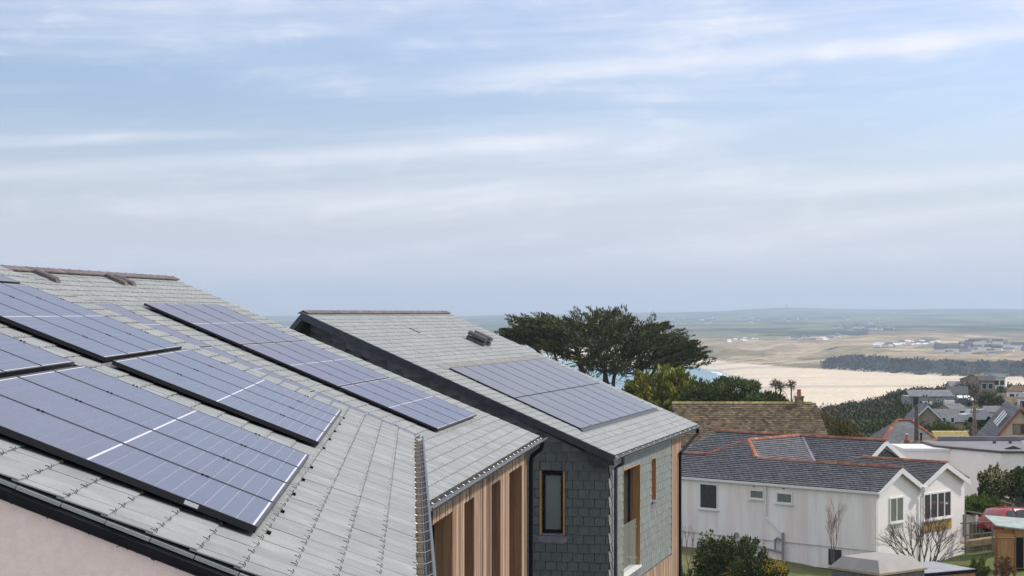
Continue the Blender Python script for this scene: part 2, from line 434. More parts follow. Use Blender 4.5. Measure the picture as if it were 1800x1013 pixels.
fw = MB(); fw.prism([(-0.42, 20.45, -8), (-0.42, 20.45, -1.40), (-8.0, 20.45, 1.6), (-8.0, 20.45, -8)], (0, 0.2, 0)); fa.part(fw, 'far_gable_wall', M_RENDER)
bk = MB(); q0, q1 = ra.P(va_near(TOPA), TOPA, -0.02), ra.P(va_far(TOPA), TOPA, -0.02)
bk.prism([q0, q1, (q1[0]-5, q1[1], q1[2]-2.4), (q0[0]-5, q0[1], q0[2]-2.4)], (0, 0, -0.06)); fa.part(bk, 'back_slope', M_SLATE)
gutter(fa, 'eave_gutter', 0.060, 7.7, 20.74, -1.405, 0.058, 27)
# solar panels on it, measured in the plane of their faces
rap = Roof(ra.ve, ra.ze, 0.402)
HP = 0.07
def pu(u): return u
GA = 'solar panels on the nearest slate roof'
M_PLASTW = mat('sticker_white', (0.75, 0.75, 0.78), 0.5, 0.05)
w1 = 1.098; l1 = 1.722
ROWW = ['row by the gutter', 'second row up', 'third row up']
def ds(s): return s-0.5                                 # panel-plane slope coordinate -> distance from the eave
for r, s0 in enumerate((-2.055, -3.835)):
    for c in range(4):
        po = solar_panel(fa, ra, 8.65+w1*(c+0.5), ds(s0), HP, w1-0.018, l1, 10,
            'blue solar panel, %s from the pink wall, %s, nearest array' % (ORD[c], ROWW[r]), GA)
        if c == 0 and r == 0:
            st_ = MB(); st_.box(1.36, 1.43, -w1/2+0.0045, -w1/2+0.0058, -0.024, -0.004); st_.build('sticker', M_PLASTW, po)
w2 = 1.18
for r, s0 in enumerate((-2.055, -3.835, -5.615)):
    for c in range(4):
        solar_panel(fa, ra, 14.32+w2*(c+0.5), ds(s0), HP, w2-0.018, l1, 10,
            'blue solar panel, %s column going away, %s, nearest roof farther array' % (ORD[c], ROWW[r]), GA)
rl = MB()
for u0, u1 in ((8.75, 13.0), (14.4, 19.0)):
    for s in (-0.72, -1.66, -2.5, -3.44):
        lo = u0
        rl.hexa([ra.P(lo, ds(s)-0.02, 0.012), ra.P(u1, ds(s)-0.02, 0.012), ra.P(u1, ds(s)+0.02, 0.012), ra.P(lo, ds(s)+0.02, 0.012),
                 ra.P(lo, ds(s)-0.02, 0.037), ra.P(u1, ds(s)-0.02, 0.037), ra.P(u1, ds(s)+0.02, 0.037), ra.P(lo, ds(s)+0.02, 0.037)])
fa.part(rl, 'mounting_rails', M_BLACK)
bkm = MB()
bkm.box(-0.010, 0.012, -0.014, 0.014, 0.0, 0.026); bkme = bkm.mesh('rail_foot'); bkme.materials.append(M_BLACK)
for k in range(5):
    link('rail_foot', bkme, fa.o, fa.loc(*ra.P(9.0+k*0.95, ds(-0.333)+0.05, 0)), (0, ra.th, 0))
    link('rail_foot', bkme, fa.o, fa.loc(*ra.P(14.6+k*1.05, ds(-0.333)+0.05, 0)), (0, ra.th, 0))

# ================================================================== second house (cedar wall)
fb = Frame(7.39, (-4.09, 33.65, -8.5))
B = fb.root('cedar_clad_house', 'middle house with pale slate roof and tall openings in a cedar board wall', 'house')
rb = Roof(-3.866, -2.306, 0.414)
UB0, RIDGE_D = 20.95, -7.75
def vb_far(d): return 33.8-0.04*d
dk = MB()
dk.prism([rb.P(UB0, 0, -0.012), rb.P(vb_far(0), 0, -0.012), rb.P(vb_far(RIDGE_D), RIDGE_D, -0.012), rb.P(UB0, RIDGE_D, -0.012)], (-0.06*rb.s, 0, -0.06*rb.c))
fb.part(dk, 'roof_deck', M_DECK)
def skip_b(u, d):
    s = d-2.69
    return (28.6 < u < 32.0 or 23.0 < u < 26.3) and -8.6 < s < -4.0
slate_field(fb, rb, 38, lambda d: UB0, vb_far, 0.25, 0.2037, M_SLATE, 'roof_slate', 300, skip=skip_b,
            score=lambda u, d: u+abs(d)*1.2, hook_near=0, seed=11)
rt = Vector(rb.P(0, RIDGE_D, 0)); zr = rt.z
tm = MB()
for sgn in (-1, 1):
    tm.hexa([(0, -0.22, 0.03), (sgn*0.13, -0.22, -0.030), (sgn*0.13, 0.22, -0.030), (0, 0.22, 0.03),
             (0, -0.22, 0.05), (sgn*0.135, -0.22, -0.012), (sgn*0.135, 0.22, -0.012), (0, 0.22, 0.05)])
tm.box(-0.010, 0.010, 0.207, 0.220, 0.045, 0.056)
tme = tm.mesh('ridge_tile'); tme.materials.append(M_RIDGE)
for k in range(29):
    link('ridge_tile', tme, fb.o, fb.loc(rt.x, UB0+0.25+k*0.452, zr+0.012))
bs_ = MB(); bs_.prism([(rt.x, UB0, zr-0.01), (rt.x, vb_far(RIDGE_D), zr-0.01), (rt.x-4.6, vb_far(RIDGE_D), zr-4.6), (rt.x-4.6, UB0, zr-4.6)], (-0.04, 0, -0.06)); fb.part(bs_, 'back_slope', M_SLATE)
# long low tile vents just under the ridge
def tile_vent(fr, roof, u, d, m, l=0.52, w=0.13, hh=0.075):
    v = MB()
    for y0, zz in ((0, 0.012),):
        prof = [(-w/2, 0.0), (w/2, 0.0), (w/2*0.9, hh*0.7), (w*0.22, hh), (-w*0.22, hh), (-w/2*0.9, hh*0.7)]
        v.add([roof.P(u+a, d+(0 if b == 0 else 0.01), b+zz) for a, b in prof]+[roof.P(u+a, d+l-(0 if b == 0 else 0.05), b+zz) for a, b in prof],
              [(5,4,3,2,1,0), (6,7,8,9,10,11)]+[(i, (i+1) % 6, 6+(i+1) % 6, 6+i) for i in range(6)])
    fr.part(v, 'tile_vent', m)
for uu in (26.9, 30.0, 30.42): tile_vent(fb, rb, uu, RIDGE_D+0.12, M_RIDGE, 0.42, 0.17, 0.075)
gutter(fb, 'eave_gutter', -3.80, 21.45, 33.95, -2.335, 0.062, 26, silt=False)
# walls: cedar boards between tall recessed openings
WV, WZ0, WZ1, OT = -4.09, -8.5, -2.42, -2.765
openings = [(23.25, 25.18), (26.2, 27.2), (29.05, 30.1), (31.2, 33.0)]
core = MB(); ucur = UB0+0.1
for o0, o1 in openings:
    core.box(WV-0.34, WV-0.03, ucur, o0-0.02, WZ0, WZ1); ucur = o1+0.02
core.box(WV-0.34, WV-0.03, ucur, 33.6, WZ0, WZ1)
for o0, o1 in openings: core.box(WV-0.34, WV-0.03, o0-0.02, o1+0.02, OT+0.03, WZ1)
fb.part(core, 'wall_core', M_DECK)
uu = UB0+0.1; rr = random.Random(9)
while uu < 33.62:
    wd = rr.choice((0.065, 0.09, 0.12)); e = min(uu+wd-0.010, 33.65); c = (uu+e)/2
    z0 = WZ0
    for o0, o1 in openings:
        if o0-0.01 < c < o1+0.01: z0 = OT
    b_ = MB(); th_ = rr.uniform(0.018, 0.034)
    b_.box(WV-0.03, WV-0.03+th_, uu, e, z0, WZ1-rr.uniform(0, 0.004)); fb.part(b_, 'cladding_board', M_CEDAR)
    uu += wd
for o0, o1 in openings:
    for j, (y0, y1) in enumerate(((WV-0.28, WV-0.15), (WV-0.147, WV-0.012))):   # far jamb of two boards
        j_ = MB(); j_.box(y0, y1, o1-0.02, o1+0.012, WZ0, OT); fb.part(j_, 'reveal_board', M_REVEAL)
    j_ = MB(); j_.box(WV-0.28, WV-0.012, o0-0.012, o0+0.02, WZ0, OT); fb.part(j_, 'reveal_board', M_REVEAL)
    j_ = MB(); j_.box(WV-0.28, WV-0.012, o0+0.02, o1-0.02, OT-0.004, OT+0.028); fb.part(j_, 'reveal_head', M_REVEAL)
    f_ = MB()
    for y in (o0+0.022, (o0+o1)/2-0.03, o1-0.082): f_.box(WV-0.34, WV-0.27, y, y+0.06, WZ0, OT-0.006)
    w_ = fb.part(f_, 'window_frame', M_BLACK)
    g_ = MB(); g_.box(WV-0.315, WV-0.30, o0+0.03, o1-0.03, WZ0, OT-0.01); g_.build('pane', M_GLASS, w_, fb.b)
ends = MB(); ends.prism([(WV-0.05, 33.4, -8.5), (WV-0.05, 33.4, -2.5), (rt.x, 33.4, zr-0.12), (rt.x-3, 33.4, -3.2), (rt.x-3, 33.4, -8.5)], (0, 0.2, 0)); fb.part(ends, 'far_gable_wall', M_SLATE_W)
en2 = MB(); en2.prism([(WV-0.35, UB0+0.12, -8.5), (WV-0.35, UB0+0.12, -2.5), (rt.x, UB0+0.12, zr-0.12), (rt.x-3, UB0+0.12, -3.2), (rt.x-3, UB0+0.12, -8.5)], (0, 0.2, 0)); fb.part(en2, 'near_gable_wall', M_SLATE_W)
dp = MB(); dp.tube([(-3.80, 33.72, -2.40), (-3.82, 33.74, -2.52), (-4.0, 33.76, -2.66), (-4.02, 33.76, -2.8), (-4.02, 33.76, -8.5)], 0.042, 8); fb.part(dp, 'downpipe', M_BLACK)
dp = MB(); dp.tube([(-3.80, 21.62, -2.38), (-3.80, 21.62, -2.52), (-3.95, 21.62, -2.60), (-4.04, 21.62, -2.62)], 0.04, 8); dp.tube([(-4.0, 21.62, -2.6), (-4.0, 21.62, -8.5)], 0.04, 8); fb.part(dp, 'downpipe', M_BLACK)
GB = 'solar panels on the middle slate roof'
RW = ['top row', 'middle row', 'bottom row']
for r, s0 in enumerate((-8.88, -7.15, -5.42)):
    dd = s0+2.63
    for c in range(4):
        solar_panel(fb, rb, 28.2+1.03*(c+0.5), dd, 0.085, 1.010, 1.715, 10,
            'lavender solar panel, %s column from the left, %s of the middle roof array' % (ORD[c], RW[r]), GB)
    for c in range(2):
        solar_panel(fb, rb, 26.63-1.03*(c+0.5), dd, 0.085, 1.010, 1.715, 10,
            'narrow strip of solar panel showing past the nearest roof, %s, %s' % (RW[r], ('right-hand column', 'mostly hidden column')[c]), GB)

# ================================================================== third house (dark slate gable)
fc = Frame(14.94, (-8.35, 39.65, -9.0))
C = fc.root('slate_hung_house', 'farther house with dark slate-hung gable, green slate roof and black solar array', 'house')
rc = Roof(-8.167, -3.14, 0.434)
RC = -7.91                                              # ridge, along the slope
def vc0(d): return 39.36+0.03*d
def vc1(d): return 50.95+0.045*d
dk = MB()
dk.prism([rc.P(vc0(0), 0, -0.012), rc.P(vc1(0), 0, -0.012), rc.P(vc1(RC), RC, -0.012), rc.P(vc0(RC), RC, -0.012)], (-0.07*rc.s, 0, -0.07*rc.c))
fc.part(dk, 'roof_deck', M_DECK)
def sC(s): return s+6.2
def skip_c(u, d): return 40.75 < u < 49.8 and sC(-10.65) < d < sC(-7.5)
slate_field(fc, rc, 39, vc0, vc1, 0.25, 0.2028, M_SLATE, 'roof_slate', 300, skip=skip_c, score=lambda u, d: u-d*0.3, seed=23)
rt = Vector(rc.P(0, RC, 0)); zc = rt.z
for k in range(25):
    link('ridge_tile', tme, fc.o, fc.loc(rt.x, 39.4+k*0.452, zc+0.012))
bs_ = MB(); bs_.prism([(rt.x, 39.16, zc-0.01), (rt.x, 50.6, zc-0.01), (rt.x-2.6, 50.6, zc-2.95), (rt.x-2.6, 39.16, zc-2.95)], (-0.05, 0, -0.05)); fc.part(bs_, 'back_slope', M_SLATE)
vt = MB()                                               # dark verge trim
for d0, d1 in ((0.02, RC),):
    vt.hexa([rc.P(vc0(d0)-0.035, d0, -0.15), rc.P(vc0(d0)+0.02, d0, -0.15), rc.P(vc0(d1)+0.02, d1, -0.15), rc.P(vc0(d1)-0.035, d1, -0.15),
             rc.P(vc0(d0)-0.035, d0, 0.006), rc.P(vc0(d0)+0.02, d0, 0.006), rc.P(vc0(d1)+0.02, d1, 0.006), rc.P(vc0(d1)-0.035, d1, 0.006)])
fc.part(vt, 'verge_trim', M_GUTTER)
vt = MB(); vt.prism([(rt.x, 39.09, zc+0.0), (rt.x-2.6, 39.09, zc-2.94), (rt.x-2.6, 39.09, zc-3.10), (rt.x, 39.09, zc-0.17)], (0, 0.07, 0)); fc.part(vt, 'verge_trim', M_GUTTER)
# gable wall, slate hung, with a lead strip under the verge
GU = 39.65
gw = MB(); gw.prism([(-8.36, GU+0.125, -9), (-8.36, GU+0.125, -3.32), (rt.x, GU+0.125, zc-0.12), (rt.x-2.6, GU+0.125, zc-3.1), (rt.x-2.6, GU+0.125, -9)], (0, 0.155, 0)); fc.part(gw, 'gable_wall', M_DECK)
lead = MB(); lead.prism([(-8.37, GU+0.005, -3.34), (rt.x, GU+0.005, zc-0.10), (rt.x, GU+0.005, zc-0.42), (-8.37, GU+0.005, -3.62)], (0, 0.02, 0)); fc.part(lead, 'lead_strip', M_LEAD)
GW0, GW1, GWT, GWB = -9.93, -9.355, -3.53, -4.97       # window in the gable
n_in = 0; rr = random.Random(4)
sm = [None]*5
for k in range(5):
    p, f = slate_geo(0.25, 0.203, 900+k, 0.006, 0.020, 0.006)
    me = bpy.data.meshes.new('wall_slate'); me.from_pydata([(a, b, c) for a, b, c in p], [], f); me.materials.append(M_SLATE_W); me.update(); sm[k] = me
restw = MB()
for c in range(43):
    z = -9.0+c*0.203+0.203
    off = 0.125 if c % 2 else 0.0
    v = -16.8+off
    while v < -8.36:
        v0, v1 = v, min(v+0.25, -8.352)
        ztop = zc-0.40+(rt.x-(v0+v1)/2)*0.434 if v0 > rt.x else zc-0.3-(rt.x-v0)*1.13
        full = v1-v0 > 0.245
        pieces = cut_rects((v0, v1, z-0.203, z), [(GW0-0.004, GW1+0.004, GWB-0.03, GWT+0.012)])
        if z-0.1 < ztop and v1-v0 > 0.05:
            # x of the slate points down the wall, its face looks along -u
            if len(pieces) == 1 and pieces[0] == (v0, v1, z-0.203, z) and full and n_in < 300 and ((v0 > -11.6 and z > -6.2) or z > -2.6):
                link('wall_slate', sm[rr.randrange(5)], fc.o, fc.loc((v0+v1)/2, GU+0.012, z+rr.uniform(-0.002, 0.002)), Matrix(((0, 1, 0), (0, 0, -1), (-1, 0, 0))).to_euler()); n_in += 1
            else:
                for q0, q1, y0, y1 in pieces:
                    p, f = slate_geo(q1-q0, y1-y0, rr.randint(0, 99), 0.006, 0.020, 0.006)
                    restw.add([((q0+q1)/2+q[1], GU+0.012-q[2], y1-max(q[0], -0.004)) for q in p], f)
        v += 0.25
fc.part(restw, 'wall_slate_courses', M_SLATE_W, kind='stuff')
# eave wall, slate hung, timber at the far end
FV = -8.35
ww = MB(); ww.box(FV-0.3, FV-0.03, GU+0.28, 41.25, -9, -3.2); ww.box(FV-0.3, FV-0.03, 43.25, 44.78, -9, -3.2); ww.box(FV-0.3, FV-0.03, 45.37, 49.1, -9, -3.2)
ww.box(FV-0.3, FV-0.03, 41.25, 43.25, -3.60, -3.2); ww.box(FV-0.3, FV-0.03, 44.78, 45.37, -3.61, -3.2)
ww.box(FV-0.3, FV-0.03, 41.25, 43.25, -9, -6.07); ww.box(FV-0.3, FV-0.03, 44.78, 45.37, -9, -4.70)
fc.part(ww, 'eave_wall', M_DECK)
p6 = [slate_geo(0.25, 0.203, 700+k, 0.006, 0.020, 0.006) for k in range(5)]
M_SLATE_E = mat('eave_wall_slate', (0.205, 0.228, 0.218), 0.55, 0.10, 4, 0.35, bump=0.35, bscale=55, islands=0.09)
se = []
for k in range(5):
    me = bpy.data.meshes.new('eave_wall_slate'); me.from_pydata(p6[k][0], [], p6[k][1]); me.materials.append(M_SLATE_E); me.update(); se.append(me)
rest2 = MB(); mrot = Matrix(((0, 0, 1), (0, 1, 0), (-1, 0, 0))).to_euler()
for c in range(16):
    z = -3.30-c*0.203; u = GU-0.01+(0.125 if c % 2 else 0)
    if z-0.203 < -6.35: break
    while u < 47.6:
        u1 = min(u+0.25, 47.6); uc = (u+u1)/2
        pieces = cut_rects((u, u1, z-0.203, z), [(41.215, 43.275, -6.12, -3.605), (44.765, 45.385, -4.75, -3.615)])
        if len(pieces) == 1 and u1-u > 0.245 and pieces[0] == (u, u1, z-0.203, z): link('eave_wall_slate', se[rr.randrange(5)], fc.o, fc.loc(FV-0.012, uc, z), mrot)
        else:
            for q0, q1, y0, y1 in pieces:
                p, f = slate_geo(q1-q0, y1-y0, 5, 0.006, 0.020, 0.006); rest2.add([(FV-0.012+q[2], (q0+q1)/2+q[1], y1-max(q[0], -0.004)) for q in p], f)
        u += 0.25
if rest2.v: fc.part(rest2, 'eave_wall_slate_offcuts', M_SLATE_E, kind='stuff')
u = GU
while u < 49.1:                                        # cedar boards under the slates and at the far end
    e = min(u+0.105, 49.1); b_ = MB(); b_.box(FV-0.03, FV+0.004+rr.uniform(0, 0.008), u, e-0.008, -9, -3.25 if u > 47.58 else -6.40)
    fc.part(b_, 'cladding_board', M_CEDAR); u += 0.105
# gable window with timber lining, lead apron
wf = MB(); i = 0.04
wf.box(GW0+i, GW0+i+0.065, GU+0.05, GU+0.12, GWB+0.04, GWT-0.02); wf.box(GW1-i-0.065, GW1-i, GU+0.05, GU+0.12, GWB+0.04, GWT-0.02)
wf.box(GW0+i+0.065, GW1-i-0.065, GU+0.05, GU+0.12, GWT-0.10, GWT-0.02); wf.box(GW0+i+0.065, GW1-i-0.065, GU+0.05, GU+0.12, GWB+0.04, GWB+0.12)
w_ = fc.part(wf, 'window_frame', M_BLACK)
g_ = MB(); g_.box(GW0+0.1, GW1-0.1, GU+0.085, GU+0.10, GWB+0.11, GWT-0.09)
M_BLIND = mat('pale_glazing', (0.175, 0.205, 0.195), 0.35, 0.08, 1.5, 0.3)
g_.build('pane', M_BLIND, w_, fc.b)
for v0 in (GW0, GW1-0.038):
    t_ = MB(); t_.box(v0, v0+0.038, GU-0.03, GU+0.12, GWB, GWT); fc.part(t_, 'timber_lining', M_OAK)
t_ = MB(); t_.box(GW0+0.038, GW1-0.038, GU-0.005, GU+0.13, GWB-0.01, GWB+0.035); fc.part(t_, 'window_sill', M_LEAD)
ap = MB()
prof = [(GW0-0.04, GWB-0.02), (GW1+0.05, GWB-0.02), (GW1+0.06, GWB-0.10), (GW1-0.01, GWB-0.185), (GW0+0.06, GWB-0.19), (GW0-0.03, GWB-0.13)]
ap.prism([(a, GU-0.012, b) for a, b in prof], (0, 0.008, 0)); fc.part(ap, 'lead_apron', M_LEAD)
# big corner window with oak reveal and glass guard; slot window
def eave_window(u0, u1, zb, zt, guard):
    for a, b in ((u0, u0+0.03), (u1-0.03, u1)):
        t_ = MB(); t_.box(FV-0.29, FV+0.012, a, b, zb, zt); fc.part(t_, 'timber_lining', M_OAK)
    t_ = MB(); t_.box(FV-0.29, FV+0.010, u0+0.03, u1-0.03, zt-0.03, zt+0.002); fc.part(t_, 'timber_lining', M_OAK)
    if u1-u0 > 1:
        t_ = MB(); t_.box(FV-0.285, FV-0.15, u1-0.05, u1-0.031, zb, zt-0.03); fc.part(t_, 'reveal_board', M_REVEAL)
    f_ = MB()
    for a in (u0+0.032, u1-0.11): f_.box(FV-0.29, FV-0.23, a, a+0.06, zb+0.01, zt-0.032)
    f_.box(FV-0.29, FV-0.23, u0+0.092, u1-0.11, zb+0.01, zb+0.07); f_.box(FV-0.29, FV-0.23, u0+0.092, u1-0.11, zt-0.09, zt-0.032)
    w_ = fc.part(f_, 'window_frame', M_BLACK)
    g_ = MB(); g_.box(FV-0.27, FV-0.255, u0+0.09, u1-0.10, zb+0.06, zt-0.08); g_.build('pane', M_GLASS, w_, fc.b)
    s_ = MB(); s_.box(FV-0.22, FV+0.05, u0-0.0, u1+0.0, zb-0.05, zb-0.004); fc.part(s_, 'window_sill', mat('white_sill', (0.75, 0.75, 0.75), 0.5, 0.05) if guard else M_LEAD)
    if guard:
        g_ = MB(); g_.box(FV-0.09, FV-0.075, u0+0.032, u1-0.05, zb+0.0, zb+1.12); gl = fc.part(g_, 'glass_guard', M_GUARD)
        for zz in (zb+0.18, zb+0.92):
            k_ = MB(); k_.tube([(FV-0.072, u1-0.13, zz), (FV-0.05, u1-0.13, zz)], 0.022, 10); k_.build('stud', mat('steel', (0.7, 0.7, 0.7), 0.3, 0.05, metal=0.8), gl, fc.b)
M_GUARD = bpy.data.materials.new('guard_glass'); M_GUARD.use_nodes = True
_T = NT(M_GUARD.node_tree); _b = next(n for n in _T.n if n.type == 'BSDF_PRINCIPLED')
_b.inputs['Base Color'].default_value = (0.5, 0.56, 0.52, 1); _b.inputs['Roughness'].default_value = 0.02; _b.inputs['Alpha'].default_value = 0.22
eave_window(41.22, 43.27, -6.06, -3.61, True)
eave_window(44.77, 45.38, -4.69, -3.62, False)
ap = MB(); ap.prism([(FV+0.006, 44.72, -4.745), (FV+0.006, 45.44, -4.745), (FV+0.006, 45.36, -4.93), (FV+0.006, 44.84, -4.95)], (0.006, 0, 0)); fc.part(ap, 'lead_apron', M_LEAD)
ap = MB(); ap.prism([(FV+0.006, 41.15, -6.115), (FV+0.006, 43.34, -6.115), (FV+0.006, 43.26, -6.30), (FV+0.006, 41.3, -6.31)], (0.006, 0, 0)); fc.part(ap, 'lead_apron', M_LEAD)
# boxed eaves, gutter, downpipes
bx_ = MB(); bx_.prism([rc.P(39.40, 0.0, -0.09), rc.P(39.40, -0.62, -0.09), (rc.P(39.4, -0.62)[0], 39.40, -3.36), (rc.P(39.4, 0)[0], 39.40, -3.36)], (0, 0.22, 0)); fc.part(bx_, 'eaves_box', M_GUTTER)
sf = MB(); sf.box(FV+0.0, rc.P(0, 0)[0]-0.01, 39.62, 50.9, -3.27, -3.23); fc.part(sf, 'soffit', mat('pale_soffit', (0.42, 0.43, 0.44), 0.6, 0.05))
gutter(fc, 'eave_gutter', -8.105, 39.42, 51.0, -3.165, 0.06, 16, silt=False)
fb2 = MB(); fb2.box(-8.185, -8.168, 39.42, 50.95, -3.27, -3.165); fc.part(fb2, 'fascia', mat('silver_fascia', (0.40, 0.42, 0.44), 0.4, 0.05))
dp = MB(); dp.tube([(-8.105, 40.02, -3.20), (-8.105, 40.02, -3.36), (-8.27, 40.02, -3.46), (-8.28, 40.02, -9)], 0.042, 8); fc.part(dp, 'downpipe', M_GUTTER)
dp = MB(); dp.tube([(-8.105, 50.5, -3.20), (-8.105, 50.5, -3.36), (-8.15, 50.3, -3.42), (-8.27, 48.62, -3.78), (-8.28, 48.60, -3.9), (-8.28, 48.60, -9)], 0.042, 8); fc.part(dp, 'downpipe', M_BLACK)
lw = MB(); lw.prism([(FV-0.3, 49.05, -9), (FV-0.3, 49.05, -3.3), (rt.x, 49.05, zc-0.15), (rt.x-2.5, 49.05, -3.1), (rt.x-2.5, 49.05, -9)], (0, -0.2, 0)); fc.part(lw, 'far_gable_wall', M_DECK)
# flush black panels with a flashing tray, two stacks of vents
tr = MB(); tr.hexa([rc.P(40.35, sC(-11.02), 0.012), rc.P(50.15, sC(-11.02), 0.012), rc.P(50.15, sC(-10.78), 0.012), rc.P(40.35, sC(-10.78), 0.012),
                    rc.P(40.35, sC(-11.02), 0.020), rc.P(50.15, sC(-11.02), 0.020), rc.P(50.15, sC(-10.78), 0.024), rc.P(40.35, sC(-10.78), 0.024)])
fc.part(tr, 'flashing_tray', mat('tray_lead', (0.24, 0.24, 0.22), 0.6, 0.15))
tr = MB(); tr.hexa([rc.P(40.5, sC(-7.33), 0.0), rc.P(50.05, sC(-7.33), 0.0), rc.P(50.05, sC(-7.24), 0.0), rc.P(40.5, sC(-7.24), 0.0),
                    rc.P(40.5, sC(-7.33), 0.06), rc.P(50.05, sC(-7.33), 0.06), rc.P(50.05, sC(-7.24), 0.02), rc.P(40.5, sC(-7.24), 0.02)])
fc.part(tr, 'flashing_tray', M_FRAME)
for r, s0 in enumerate((-10.78, -9.06)):
    for c in range(8):
        solar_panel(fc, rc, 40.62+1.165*(c+0.5), sC(s0), 0.05, 1.142, 1.705, 0,
            'all-black solar panel, %s from the left in the %s row of the far roof array' % (ORD[c], ('upper', 'lower')[r]), 'black solar panels on the far slate roof')
for u0 in (47.0, 47.55):
    for hh in (0.0, 0.13):
        v = MB(); pr = [(math.cos(math.pi*k/7)*0.115, math.sin(math.pi*k/7)*0.11) for k in range(8)]
        v.prism([rc.P(u0+a, sC(-12.35), 0.02+hh+b) for a, b in pr], Vector(rc.P(0, 0.52))-Vector(rc.P(0, 0)))
        fc.part(v, 'roof_vent', M_VENT)
nk = MB(); nk.box(-0.1, 0.1, -0.05, 0.05, 0, 0.012); o = fc.part(MB().hexa([rc.P(44.2+a, sC(-13.1)+b, h) for h in (0.016, 0.024) for a, b in ((-0.06, 0), (0.06, 0), (0.06, 0.3), (-0.06, 0.3))]), 'slipped_slate', M_VENT)
# ================================================================== terrain, sea, far shore
F_PX = 3200.0
def XY(px, D): return ((px-900)/F_PX*D, D)
def zpx(py, D): return -(py-551)/F_PX*D                 # height relative to the camera
from mathutils import noise as mnoise
def lerp_tab(x, tab):
    if x <= tab[0][0]: return tab[0][1]
    for (a, va), (b, vb) in zip(tab, tab[1:]):
        if x <= b: return va+(vb-va)*(x-a)/(b-a)
    return tab[-1][1]
DROW = [0, 30, 60, 95, 130, 170, 220, 320, 420, 520, 620, 800, 1200]
HT = {-3000: [-8, -8.5, -9.5, -12, -15, -20, -28, -45, -58, -64, -64, -64, -64],
      900:   [-8, -8.5, -9.5, -12, -15, -20, -28, -45, -58, -64, -64, -64, -64],
      1400:  [-8, -8.8, -10.8, -13.4, -14, -17, -24, -42, -55, -62, -64, -64, -64],
      1450:  [-8, -9.0, -11.2, -13.6, -13.8, -14.5, -16, -19.3, -22.5, -28.5, -45, -64, -64],
      1530:  [-8, -9.0, -11.3, -13.7, -13.9, -14.4, -15.4, -18.6, -22.0, -25.5, -36, -62, -64],
      1600:  [-8, -9.0, -11.4, -13.8, -14.0, -14.4, -15.0, -16.5, -19.3, -23.8, -30, -52, -64],
      1700:  [-8, -9.0, -11.5, -13.4, -13.8, -14.4, -15.2, -16.2, -17.6, -21, -28, -48, -64],
      1900:  [-8, -9.0, -11.5, -13.0, -13.6, -14.4, -15.2, -16.0, -17.2, -20, -26, -46, -64],
      5000:  [-8, -9.0, -11.5, -13.0, -13.6, -14.4, -15.2, -16.0, -17.2, -20, -26, -46, -64]}
HK = sorted(HT)
def near_h(b, D):
    for k0, k1 in zip(HK, HK[1:]):
        if b <= k1 or k1 == HK[-1]:
            t = min(max((b-k0)/(k1-k0), 0), 1); t = t*t*(3-2*t) if k1-k0 < 400 else t
            return lerp_tab(D, list(zip(DROW, HT[k0])))*(1-t)+lerp_tab(D, list(zip(DROW, HT[k1])))*t
COAST = [(-3000, 7800), (300, 7600), (700, 6800), (870, 4400), (950, 2800), (1000, 2300), (1100, 2040), (1200, 2130), (1260, 1950), (1320, 1500), (1380, 1200), (1440, 1100), (5000, 1080)]
FOOT = [(-3000, 7900), (300, 7700), (700, 7000), (870, 5200), (950, 3700), (1000, 3050), (1100, 2680), (1200, 2480), (1300, 2120), (1400, 1950), (1470, 1880), (1560, 1790), (1650, 1700), (1800, 1660), (5000, 1600)]
def smooth(a, b, x): t = min(max((x-a)/(b-a), 0), 1); return t*t*(3-2*t)
def far_h(b, D):
    X = (b-900)/F_PX*D
    dc, df = lerp_tab(b, COAST), lerp_tab(b, FOOT)
    if D < dc: return -64.5, 'sea'
    if D < df: return -62.3+4.0*(D-dc)/(df-dc), 'sand'
    z = -58.3+lerp_tab(D-df, [(0, 0), (120, 7), (900, 13), (1700, 17), (3500, 22), (5600, 30)])
    n = mnoise.fractal(Vector((X*0.0042, D*0.0030, 0)), 1.0, 2.0, 4)
    dune = smooth(df, df+150, D)*(1-smooth(3300, 4200, D))
    z += n*7.0*dune+mnoise.noise(Vector((X*0.02, D*0.012, 4)))*1.6*dune
    zone = 'dune'
    if b > 1445:                                        # wooded bank above the beach on the right
        bank = smooth(1445, 1480, b); z += bank*(4.5+2.5*mnoise.noise(Vector((X*0.01, 0, 2))))*smooth(df-15, df+45, D)*(1-0.45*smooth(df+200, df+900, D))
        if D < df+95: zone = 'bank'
    if D > 3350+250*mnoise.noise(Vector((X*0.0015, 3, 1))) or D > df+2500: zone = 'field'
    hill = lerp_tab(X, [(-4000, 6), (-1500, 8), (-300, 10), (500, 24), (1200, 36), (2000, 46), (2800, 52), (4000, 46)])
    z += hill*smooth(6200, 11600, D)+6*mnoise.fractal(Vector((X*0.0011, D*0.0007, 9)), 1.0, 2.0, 3)*smooth(4500, 8000, D)
    z += 14*math.exp(-((X-1800)/230.0)**2)*smooth(9500, 11600, D)+5*math.exp(-((X-2000)/700.0)**2)*smooth(9500, 11600, D)
    return z, zone
def ground_h(X, Y):
    b = 900+F_PX*X/max(Y, 1.0)
    if Y < 1200:
        z = near_h(b, Y)
        return z+0.35*mnoise.noise(Vector((X*0.05, Y*0.05, 1)))*smooth(60, 120, Y)+1.6*mnoise.noise(Vector((X*0.018, Y*0.018, 7)))*smooth(170, 300, Y)
    return far_h(b, Y)[0]
def h01(i, j, k=0):
    v = math.sin(i*127.1+j*311.7+k*74.7)*43758.5453; return v-math.floor(v)
